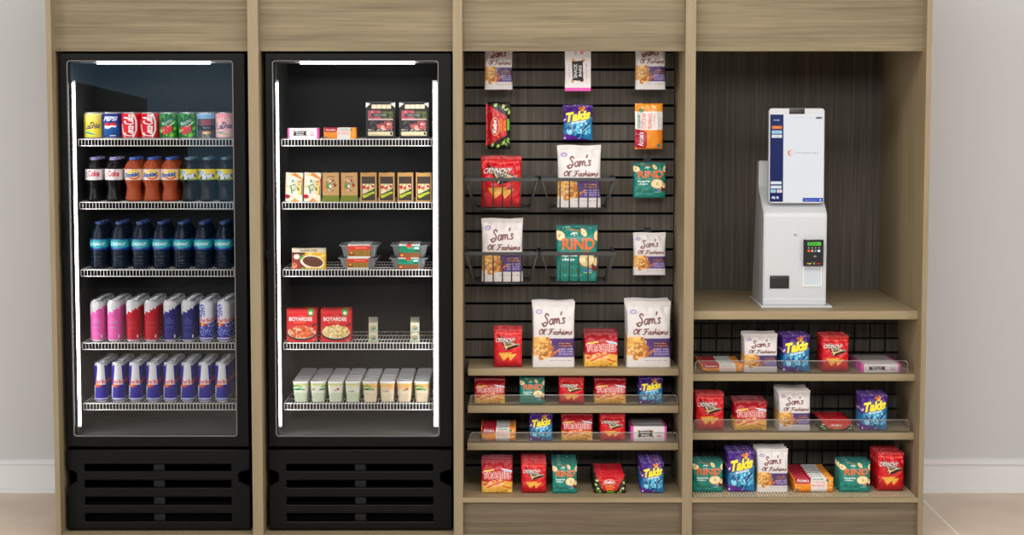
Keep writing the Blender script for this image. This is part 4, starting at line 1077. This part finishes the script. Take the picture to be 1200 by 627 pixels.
def bottle_kind(kind, col, rough, capcol, art, zr, cap_h=.06, metal=0.0, coat=0.0):
    m = speckle(mat('bottle_' + kind + str(col), col, rough + .2, spec=.22), 8, .06)
    m.node_tree.nodes['Principled BSDF'].inputs['Coat Weight'].default_value = coat
    me = plain_lathe('bottle', bottle_prof(kind), m, 40, 1)
    cm = mat('cap_' + str(capcol), capcol, .4)
    n = 36; P = [(.21, .935), (.215, .94), (.215, .985), (.2, .998), (.0005, 1.0)]
    mb = MB(); vs = []
    for r_, z in P:
        for i in range(n): a = 2 * math.pi * i / n; rr = r_ * (1.03 if i % 2 and r_ > .2 else 1); vs.append((rr * math.cos(a), rr * math.sin(a), z))
    mb.add(vs, [(k * n + i, k * n + (i + 1) % n, (k + 1) * n + (i + 1) % n, (k + 1) * n + i) for k in range(len(P) - 1) for i in range(n)], 0, True)
    cap = mb.mesh('cap', cm)
    lb = lathe('label_wrap', [(.483, zr[0] + (zr[1] - zr[0]) * i / 48) for i in range(49)], 180, M_FOIL, art, zr, caps=False)
    return me, bpy.data.objects.new('cap', cap), bpy.data.objects.new('label_wrap', lb)
def l_dcoke():
    a = Art(70, 42, (226, 216, 216)); a.rect(.0, .0, .1, 1, (200, 190, 190)); a.text('Coke', .56, .4, .6, .55, (190, 26, 48), bold=.03); a.text('Diet', .17, .5, .5, .1, (200, 80, 90), rot=90); a.text('zero calories', .55, .82, .5, .1, (190, 150, 150)); return a
def l_sun():
    a = Art(70, 42, (230, 206, 190)); a.ell(.6, .5, .36, .26, (244, 196, 60)); a.ell(.6, .62, .3, .2, (228, 96, 36)); a.ell(.6, .52, .26, .16, (246, 226, 150)); a.text('Sunkist', .5, .5, .76, .42, (34, 62, 142), rot=6, bold=.05, shear=.3, out=(200, 220, 240), ow=1); return a
def l_brisk():
    a = Art(70, 42, (228, 206, 36)); a.speck(0, .1, .3, 1, [(60, 110, 70), (40, 90, 140), (200, 200, 60)], .5, 6); a.ell(.3, .38, .16, .14, (150, 184, 214), -30); a.line([(.45, .3), (.3, .7)], .06, (210, 220, 230))
    a.poly([(.15, .9), (.3, .55), (.9, .4), (.95, .75), (.5, .95)], (30, 40, 60)); a.text('Brisk', .6, .62, .6, .5, (228, 230, 234), rot=12, bold=.05, shear=.4, out=(50, 80, 130), ow=1); a.rect(0, .92, 1, 1, (90, 160, 60)); return a
def l_das():
    a = Art(70, 42, (22, 70, 130)); a.grad(0, .08, 1, .85, (30, 150, 160), (40, 170, 180)); a.poly([(0, .7), (.5, .85), (1, .75), (1, 1), (0, 1)], (20, 50, 140)); a.rect(0, 0, 1, .08, (20, 60, 140))
    a.text('DASANI', .46, .46, .74, .3, (214, 236, 240), bold=.03, shear=.3); a.text('purified water', .5, .86, .4, .09, (120, 190, 210)); return a
BK_D = bottle_kind('soda', (16, 12, 12), .12, (150, 140, 190), l_dcoke(), (.49, .735))
BK_S = bottle_kind('soda', (156, 68, 34), .2, (60, 90, 170), l_sun(), (.49, .735))
BK_B = bottle_kind('soda', (20, 12, 10), .12, (84, 104, 120), l_brisk(), (.49, .735))
BK_W = bottle_kind('water', (10, 24, 40), .08, (36, 60, 110), l_das(), (.405, .635))
def row_bottles(items, shelf_i, ytop, ybot, pxw, n, nm):
    z = shelf_z[shelf_i]; Yf = ST + .012; h = az(ytop, Yf) - z - .002; dia = pxw * (D + Yf) / F
    for (me, cap, lb), px, desc, where in items:
        x = ax(px, ybot, Yf)
        for k in range(n):
            o = copy_of(me, nm, (x, Yf + dia / 2 + k * dia * 1.01, z + .002), (dia, dia, h)); tag(o, f'{desc}, {ORD[k]} {where}', 'bottle', f'{desc}s, {where}')
            for q in (cap, lb): c = q.copy(); COL.objects.link(c); c.parent = o
row_bottles([(BK_D, 108.5, 'dark cola bottle with white label', 'leftmost column, second shelf'), (BK_D, 131.8, 'dark cola bottle with white label', 'column beside the orange soda'),
             (BK_S, 155, 'orange soda bottle with blue cap', 'column beside the cola'), (BK_S, 176.2, 'orange soda bottle with blue cap', 'middle orange soda column'), (BK_S, 197.6, 'orange soda bottle with blue cap', 'column beside the yellow labels'),
             (BK_B, 220, 'dark tea bottle with yellow label', 'column beside the orange soda'), (BK_B, 241.4, 'dark tea bottle with yellow label', 'middle tea column'), (BK_B, 262.6, 'dark tea bottle with yellow label', 'rightmost column, second shelf')],
            1, 184.5, 237, 22.0, 3, 'soda_bottle')
wn = ['leftmost column', 'second column', 'third column', 'middle column', 'fifth column', 'sixth column', 'rightmost column']
row_bottles([(BK_W, 114.4 + 24.4 * i, 'dark blue water bottle with teal label', wn[i] + ', third shelf') for i in range(7)], 2, 260, 316, 22.5, 3, 'water_bottle')

# ================================================================== FOOD IN THE RIGHT COOLER
YF = ST + .015
def single(me, name, x0, x1, ytop, zb, Yf, t, label, cat, group=None, rot=(0, 0, 0), ybot=None, h=None, roty=0):
    a, b = ax(x0, (ytop + 10), Yf), ax(x1, (ytop + 10), Yf); hh = (az(ytop, Yf) - zb) if h is None else h
    o = copy_of(me, name, ((a + b) / 2, Yf + t / 2, zb + .002), (b - a, t, hh - .002), rot); return tag(o, label, cat, group)
z1s = shelf_z[0]
bun_box = pack_mesh('cracker_box', art_bunny(), M_CARD, 30, 1, top='box', narrow=0)
single(BAR, 'snack_bar_box', 336.6, 374, 150.3, z1s, YF, .06, 'white snack bar box with pink ends, on top shelf of food cooler', 'box')
single(bun_box, 'cracker_box', 379.2, 417.4, 149.6, z1s, YF, .06, 'orange and white cheese cracker box, on top shelf of food cooler', 'box')
def a_meat():
    a = Art(84, 100, (60, 40, 34)); a.rect(.06, .06, .94, .97, (34, 28, 28)); a.rect(.2, .05, .86, .19, (226, 206, 160))
    for i in range(4): a.ell(.28 + .17 * i, .12, .075, .07, (240, 228, 196)); a.line([(.2 + .17 * i, .05), (.2 + .17 * i, .19)], .015, (190, 160, 110))
    a.rect(.08, .24, .5, .46, (176, 84, 96)); a.rect(.5, .26, .92, .46, (76, 90, 40)); a.blobs(.7, .35, .2, .1, 12, [(96, 110, 50), (50, 64, 34)], .05); a.blobs(.25, .35, .15, .1, 12, [(206, 120, 128), (150, 60, 70)], .05)
    a.rect(.2, .32, .76, .4, (22, 20, 22)); a.text('CHARCUTERIE', .48, .36, .46, .04, (190, 200, 200), bold=.01); a.rect(.08, .46, .92, .5, (206, 170, 170)); a.blobs(.25, .62, .15, .1, 14, [(50, 46, 46), (74, 68, 68), (30, 26, 28)], .06)
    a.blobs(.65, .64, .24, .12, 24, [(190, 84, 84), (214, 130, 124), (160, 60, 62), (232, 190, 180)], .06, ang=-15, asp=.4)
    a.speck(.08, .74, .92, .79, [(200, 196, 190), (60, 50, 50)], .6, 4); a.rect(.06, .81, .92, .96, (232, 216, 170)); a.text('PEPPERONI & CHEESE', .45, .89, .6, .035, (150, 120, 80)); a.ell(.86, .86, .04, .04, (26, 26, 26))
    return a
MEAT = pack_mesh('meat_pack', a_meat(), M_FOIL, 10, 1, top='box', narrow=0, edge=(64, 42, 36))
film = MB()
for i, (x0, x1, s_) in enumerate(((428.8, 463, 'left'), (467.9, 502.4, 'right'))):
    o = single(MEAT, 'snack_tray', x0, x1, 119.3, z1s, YF + .01, .03, f'black tray of sliced meat and cheese, {s_} of the two on the top shelf', 'tray', 'meat and cheese trays')
    f = plate('film_lid', rrect(-.5, .5, .02, 1.0, .06), [rrect(-.44, .44, .08, .93, .05)], .25, M_DK, -.62, .02)
    q = link('tray_rim', f, o)
    hh_ = MB()
    for sx in (-1, 1): hh_.add([(sx * .5, -.64, .98), (sx * .34, -.64, .95), (sx * .5, -.64, .84), (sx * .5, -.60, .98), (sx * .34, -.60, .95), (sx * .5, -.60, .84)], [(0, 1, 2), (5, 4, 3), (0, 1, 4, 3), (1, 2, 5, 4), (2, 0, 3, 5)])
    q = hh_.build('corner_tab', M_WHG, o)
# sandwich cartons on the second shelf
def a_w1():
    a = Art(60, 104, (236, 226, 204)); a.poly([(.3, .06), (.55, 0), (1, .2), (.95, .24)], (232, 128, 54)); a.poly([(.3, 1), (.55, .86), (.85, 1)], (238, 156, 80)); a.poly([(0, .1), (.4, .0), (.3, .12)], (244, 214, 170))
    a.blobs(.55, .48, .28, .24, 60, [(230, 226, 216), (150, 170, 90), (206, 208, 180), (110, 130, 70), (240, 236, 226), (200, 190, 170)], .09, asp=.4)
    a.blobs(.82, .47, .05, .24, 18, [(240, 190, 50), (226, 120, 40), (250, 214, 90)], .07); a.line([(.95, .24), (.92, .75)], .05, (120, 70, 50)); a.line([(.33, .5), (.4, .7)], .07, (60, 120, 40)); a.ell(.14, .82, .16, .12, (190, 20, 40)); a.ell(.12, .48, .05, .05, (240, 200, 50)); return a
def a_w2():
    a = Art(60, 104, (198, 154, 100)); a.speck(0, 0, 1, .77, [(188, 144, 92), (206, 164, 110)], .3, 3); a.rect(0, .78, 1, 1, (122, 130, 34)); a.speck(.15, .82, .85, .97, [(134, 132, 44), (112, 120, 34)], .4, 3)
    a.line([(.3, .16), (.45, .12), (.7, .15)], .04, (70, 50, 34)); a.blobs(.52, .4, .28, .2, 46, [(214, 190, 170), (110, 160, 70), (196, 90, 50), (236, 226, 220), (216, 170, 160), (150, 60, 36), (80, 140, 60)], .08, asp=.4)
    a.line([(.1, .3), (.1, .6)], .09, (230, 120, 70)); a.line([(.3, .3), (.25, .5)], .1, (90, 150, 60)); return a
def a_w3():
    a = Art(60, 104, (196, 148, 86)); a.speck(0, 0, 1, .12, [(176, 128, 70), (210, 164, 104)], .3, 3); a.rect(.1, .13, .9, .95, (66, 52, 40)); a.poly([(.14, .38), (.86, .38), (.86, .54), (.4, .68), (.14, .74)], (226, 206, 176))
    a.blobs(.5, .5, .34, .1, 30, [(226, 80, 60), (240, 232, 220), (150, 190, 80), (190, 50, 60), (240, 190, 110)], .07, asp=.5); a.poly([(.12, .80), (.86, .62), (.88, .68), (.24, .90)], (66, 52, 40))
    a.poly([(.12, .78), (.84, .64), (.88, .70), (.22, .88)], (186, 208, 40)); a.text('Wrap!', .5, .765, .5, .07, (110, 130, 20), rot=13, bold=.03); return a
W1, W2, W3 = [pack_mesh('sandwich_carton', f(), M_CARD, 30, 1, top='box', narrow=0, edge=e) for f, e in ((a_w1, (90, 30, 26)), (a_w2, (120, 90, 60)), (a_w3, (110, 82, 50)))]
z2s = shelf_z[1]
for (me, x0, x1, d_, wh) in ((W1, 333.6, 354.2, 'cream sandwich carton with orange corner', 'leftmost on the second food shelf'), (W1, 355.4, 375.4, 'cream sandwich carton with orange corner', 'beside the kraft cartons'),
        (W2, 377.6, 397.4, 'kraft sandwich carton with olive base', 'beside the cream cartons'), (W2, 399.4, 419, 'kraft sandwich carton with olive base', 'beside the brown cartons'),
        (W3, 422, 441.4, 'kraft carton with brown front', 'leftmost of the four brown ones'), (W3, 443.6, 462.6, 'kraft carton with brown front', 'second of the four brown ones'), (W3, 465.6, 484.3, 'kraft carton with brown front', 'third of the four brown ones'), (W3, 487, 506, 'kraft carton with brown front', 'rightmost of the four brown ones')):
    single(me, 'sandwich_carton', x0, x1, 202.6, z2s, YF, .05, f'{d_}, {wh}', 'carton', 'sandwich cartons on the second food shelf', rot=(0, .0 if me is not W1 else .035, 0))
# third shelf: dinner boxes and trays
z3s = shelf_z[2]
def a_din():
    a = Art(110, 76, (120, 50, 30)); a.rect(0, 0, 1, .2, (216, 204, 176)); a.text('SALISBURY STEAK', .5, .1, .5, .1, (80, 60, 50), bold=.02); a.rect(0, .2, 1, .26, (70, 24, 20))
    a.grad(.4, .2, 1, 1, (240, 190, 60), (226, 170, 40)); a.blobs(.72, .34, .3, .12, 30, [(250, 214, 90), (232, 176, 50), (246, 226, 130)], .05); a.rect(0, .26, .26, 1, (150, 60, 40)); a.ell(.15, .4, .085, .085, (232, 230, 226)); a.blobs(.08, .8, .1, .15, 9, [(216, 104, 60), (226, 150, 110), (160, 40, 30)], .06)
    a.ell(.6, .66, .35, .22, (236, 228, 214), 12); a.ell(.62, .64, .3, .17, (106, 62, 40), 12); a.line([(.26, .5), (.34, .36)], .07, (110, 170, 50))
    for i in range(6): a.line([(.4 + .08 * i, .52 + .02 * i), (.46 + .07 * i, .78)], .016, (64, 34, 26))
    a.rect(.28, .93, 1, 1, (226, 186, 50)); a.rect(.26, .95, .45, 1, (100, 160, 50)); return a
DIN = pack_mesh('dinner_box', a_din(), M_CARD, 30, 1, top='box', narrow=0, edge=(92, 44, 34))
for k in range(3):
    single(DIN, 'frozen_dinner_box', 341.8, 381.6, 291.3, z3s, YF + k * .056, .054, f'brown and yellow steak dinner box, {ORD[k]} row on third food shelf', 'box', 'steak dinner boxes on the third food shelf')
def tray_mesh():
    m = MB(); P = []
    def ring(w_, d_, z, r_): return [(x, y, z) for x, y in rrect(-w_ / 2, w_ / 2, -d_ / 2, d_ / 2, r_, 4)]
    rings = [ring(.76, .80, 0, .06), ring(.9, .94, .86, .09), ring(.9, .94, .88, .09), ring(1, 1, .90, .1), ring(1, 1, 1.0, .1), ring(.9, .9, 1.0, .09), ring(.88, .88, .93, .08)]
    n = len(rings[0]); vs = [p for r_ in rings for p in r_]
    fs = [(k * n + i, k * n + (i + 1) % n, (k + 1) * n + (i + 1) % n, (k + 1) * n + i) for k in range(len(rings) - 1) for i in range(n)] + [tuple(range(n))[::-1], tuple((len(rings) - 1) * n + i for i in range(n))]
    m.add(vs, fs, 0, False); return m.mesh('tray', M_TRAY)
M_TRAY = speckle(mat('grey_plastic_tray', (128, 128, 130), .3), 30, .05)
TRAY = tray_mesh()
def a_sl(c1, c2, red):
    a = Art(70, 46, (232, 230, 226)); a.rect(0, .1, 1, .42 if red else .6, c1); a.rect(0, .42 if red else .6, 1, .88 if red else 1, c2); a.rect(.06, .5 if red else .66, .28, .82 if red else 1, (150, 40, 34)); a.ell(.17, .62 if red else .8, .07, .06, (226, 170, 60))
    if red: a.speck(.3, .45, 1, .86, [(150, 120, 40), (130, 96, 40)], .4, 4)
    else: a.ell(.5, .1, .13, .1, (206, 60, 40)); a.rect(.74, .2, .96, .36, (206, 222, 216)); a.rect(.76, .42, .96, .5, (20, 40, 36))
    a.text('BOWLFUL', .6, .27 if not red else .26, .5 if red else .3, .1, (250, 220, 200) if red else (150, 214, 190), bold=.01); return a
SLR = pack_mesh('sleeve', a_sl((226, 60, 34), (166, 126, 44), True), M_CARD, 30, 1, top='box', narrow=0, edge=(190, 190, 190))
SLG = pack_mesh('sleeve', a_sl((20, 132, 98), (140, 84, 44), False), M_CARD, 30, 1, top='box', narrow=0, edge=(200, 196, 190))
def tray_item(x0, x1, ytop, zb, Yf, dpt, sl, s0, s1, label):
    a, b = ax(x0, ytop + 8, Yf), ax(x1, ytop + 8, Yf); h = az(ytop, Yf) - zb
    o = copy_of(TRAY, 'meal_tray', ((a + b) / 2, Yf + dpt / 2, zb), (b - a, dpt, h)); tag(o, label, 'meal tray', 'stacked meal trays on the third food shelf')
    q = bpy.data.objects.new('sleeve', sl); COL.objects.link(q); q.parent = o
    sa, sb = ax(s0, ytop + 8, Yf), ax(s1, ytop + 8, Yf)
    q.scale = ((sb - sa) / (b - a), 1.03, 1.07); q.location = (((sa + sb) / 2 - (a + b) / 2) / (b - a), 0, -.02)
    return zb + h * 1.06
zt1 = tray_item(396, 443, 302.6, z3s + .003, YF, .16, SLR, 406.4, 432, 'grey meal tray with orange sleeve, lower of its stack')
tray_item(397, 444, 287.4, zt1, YF + .004, .16, SLR, 407.5, 434, 'grey meal tray with orange sleeve, upper of its stack')
zt2 = tray_item(455.8, 502, 302.6, z3s + .003, YF, .16, SLG, 465.8, 491, 'grey meal tray with green sleeve, lower of its stack')
tray_item(457, 503.6, 287.4, zt2, YF + .004, .16, SLG, 466.8, 492, 'grey meal tray with green sleeve, upper of its stack')
# fourth shelf
z4s = shelf_z[3]
def a_boy(food):
    a = Art(100, 112, (216, 24, 34)); a.grad(0, 0, 1, .12, (190, 20, 32), (226, 60, 60)); a.rect(.7, 0, .88, .2, (60, 160, 60)); a.ell(.79, .12, .06, .06, (226, 236, 222))
    a.text('Chef', .5, .19, .2, .05, (220, 150, 130), bold=.0); a.text('BOYARDEE', .47, .3, .74, .12, (244, 242, 238), bold=.03); a.text('Mac & Cheese' if food else 'Beefaroni', .44, .4, .36, .04, (240, 190, 90), bold=.01)
    a.ell(.5, .74, .47, .24, (44, 34, 32)); a.ell(.5, .7, .45, .22, (214, 196, 180))
    cols = [(226, 196, 120), (240, 220, 160), (206, 170, 90), (246, 232, 186)] if food else [(214, 90, 44), (232, 140, 80), (190, 60, 34), (240, 190, 140), (222, 110, 60)]
    a.blobs(.5, .68, .4, .17, 130, cols, .05, asp=.45); a.line([(.84, .5), (.95, .44)], .05, (40, 30, 30)); a.blobs(.92, .94, .06, .04, 5, [(150, 60, 50), (200, 140, 120)], .04); return a
BOY = [pack_mesh('pasta_box', a_boy(i), M_CARD, 30, 1, top='box', narrow=0, edge=(200, 28, 36)) for i in (0, 1)]
for i, (x0, x1) in enumerate(((335.4, 371.6), (375.6, 411.8))):
    for k in range(3):
        single(BOY[i], 'pasta_box', x0, x1, 362.5, z4s, YF + k * .072, .07, f'red pasta box picturing {"orange" if i == 0 else "yellow"} macaroni, {ORD[k]} row on fourth food shelf', 'box', f'red pasta boxes with {"orange" if i == 0 else "yellow"} macaroni')
def a_small():
    a = Art(36, 44, (206, 198, 170)); a.rect(0, 0, 1, .1, (226, 220, 196)); a.ell(.5, .55, .33, .3, (110, 160, 130)); a.ell(.44, .5, .2, .16, (220, 160, 70)); a.ell(.58, .62, .14, .12, (60, 120, 170)); a.speck(.1, .8, .9, .95, [(150, 140, 110)], .4, 3); return a
SML = pack_mesh('small_carton', a_small(), M_CARD, 20, 1, top='box', narrow=0)
hs_ = (az(378.5, YF) - z4s) / 2
for j, (x0, x1, s_) in enumerate(((431.8, 442.5, 'left'), (480.8, 491.4, 'right'))):
    for lv in range(2):
        for k in range(5):
            single(SML, 'small_carton', x0, x1, 380, z4s + lv * hs_, YF + k * .04, .039, f'small beige carton with round picture, {ORD[k]} {"upper" if lv else "lower"} row, {s_} pile', 'carton', 'small beige cartons on the fourth food shelf', h=hs_)
# fifth shelf: cups
z5s = shelf_z[4]
def cup_mesh(name, art, col):
    A = art.out(); V = []; C = []; nz = 40; N = 88
    for r_ in range(nz + 1):
        z = r_ / nz * .86; k = .39 + .09 * (z / .86) ; k += .0 if z < .3 else .012
        for i in range(N):
            a = -math.pi + 2 * math.pi * i / N; s_, c_ = math.sin(a), -math.cos(a); e = .42
            x = k * math.copysign(abs(s_) ** e, s_); y = k * math.copysign(abs(c_) ** e, c_); V.append((x, y, z))
            u = min(max(x / (2 * k) + .5, 0), 1)
            C.append(A[int((1 - z / .86) * (A.shape[0] - 1)), int(u * (A.shape[1] - 1))])
    return grid_mesh(name, np.array(V), np.array(C), nz + 1, N, True, M_CAN)
def cup_lid():
    V = []; N = 40; Z = [(.47, .855), (.5, .86), (.5, .93), (.485, .955), (.45, .955), (.44, .94)]
    for k, z in Z:
        for i in range(N):
            a = 2 * math.pi * i / N; s_, c_ = math.sin(a), -math.cos(a); e = .42; V.append((k * math.copysign(abs(s_) ** e, s_), k * math.copysign(abs(c_) ** e, c_), z))
    fs = [(k * N + i, k * N + (i + 1) % N, (k + 1) * N + (i + 1) % N, (k + 1) * N + i) for k in range(len(Z) - 1) for i in range(N)] + [tuple(range(N))[::-1], tuple((len(Z) - 1) * N + i for i in range(N))]
    return MB().add(V, fs, 0, False).mesh('lid', M_CUPL)
M_CUPL = speckle(mat('cup_lid_plastic', (236, 235, 238), .3), 30, .04)
CL = bpy.data.objects.new('lid', cup_lid())
def a_cup(warm, v):
    base = (226, 206, 176) if warm else (198, 208, 178)
    a = Art(60, 60, base); a.rect(0, 0, 1, .5, (232, 180, 110) if warm else (222, 222, 196)); a.grad(0, .2, 1, .5, (230, 186, 124) if warm else (226, 226, 204), (228, 216, 200) if warm else (222, 220, 210))
    a.rect(0, 0, 1, .1, (228, 190, 110) if warm else (206, 210, 130))
    if v == 0: a.line([(.0, .16), (.3, .12), (.6, .22)], .07, (50, 150, 80)); a.line([(.05, .32), (.3, .28), (.75, .34)], .08, (40, 170, 100)); a.line([(.2, .34), (.45, .3)], .06, (30, 50, 40)); a.line([(.15, .46), (.3, .56), (.45, .46)], .02, (110, 190, 130))
    elif v == 1: a.line([(1, .1), (.8, .16), (.7, .2)], .06, (60, 170, 80)); a.line([(.6, .34), (1, .28)], .08, (30, 120, 60)); a.ell(.2, .32, .07, .06, (176, 90, 60)); a.ell(.14, .34, .05, .04, (120, 130, 90))
    elif v == 2: a.ell(.68, .3, .08, .06, (170, 80, 50)); a.ell(.5, .36, .12, .03, (130, 130, 110)); a.text('fruit', .45, .36, .25, .06, (90, 90, 70))
    else: a.text('yogurt', .38, .42, .44, .08, (70, 70, 66), bold=.03); a.rect(.2, .18, .6, .24, base)
    return a
cups = [cup_mesh('cup', a_cup(w_, v), 0) for w_, v in ((0, 0), (0, 1), (0, 2), (0, 3), (1, 0), (1, 3), (1, 2), (1, 0))]
cx_ = [(342.6, 361.4), (363.4, 381.8), (383.6, 402.2), (404, 422.4), (424.4, 442.6), (444.6, 462.8), (464.6, 483), (485, 503.6)]
for i, (x0, x1) in enumerate(cx_):
    a, b = ax(x0, 455, YF), ax(x1, 455, YF); dia = b - a; h = (az(445.8, YF) - z5s - .002)
    for k in range(6):
        c = copy_of(cups[i], 'dessert_cup', ((a + b) / 2, YF + dia / 2 + k * dia * 1.0, z5s + .002), (dia, dia, h))
        tag(c, f'{"pale green" if i < 4 else "cream and orange"} lidded cup, {ORD[k]} {nth[i]} on bottom food shelf', 'cup', f'{"pale green" if i < 4 else "cream and orange"} lidded cups, {nth[i]}')
        l = CL.copy(); COL.objects.link(l); l.parent = c
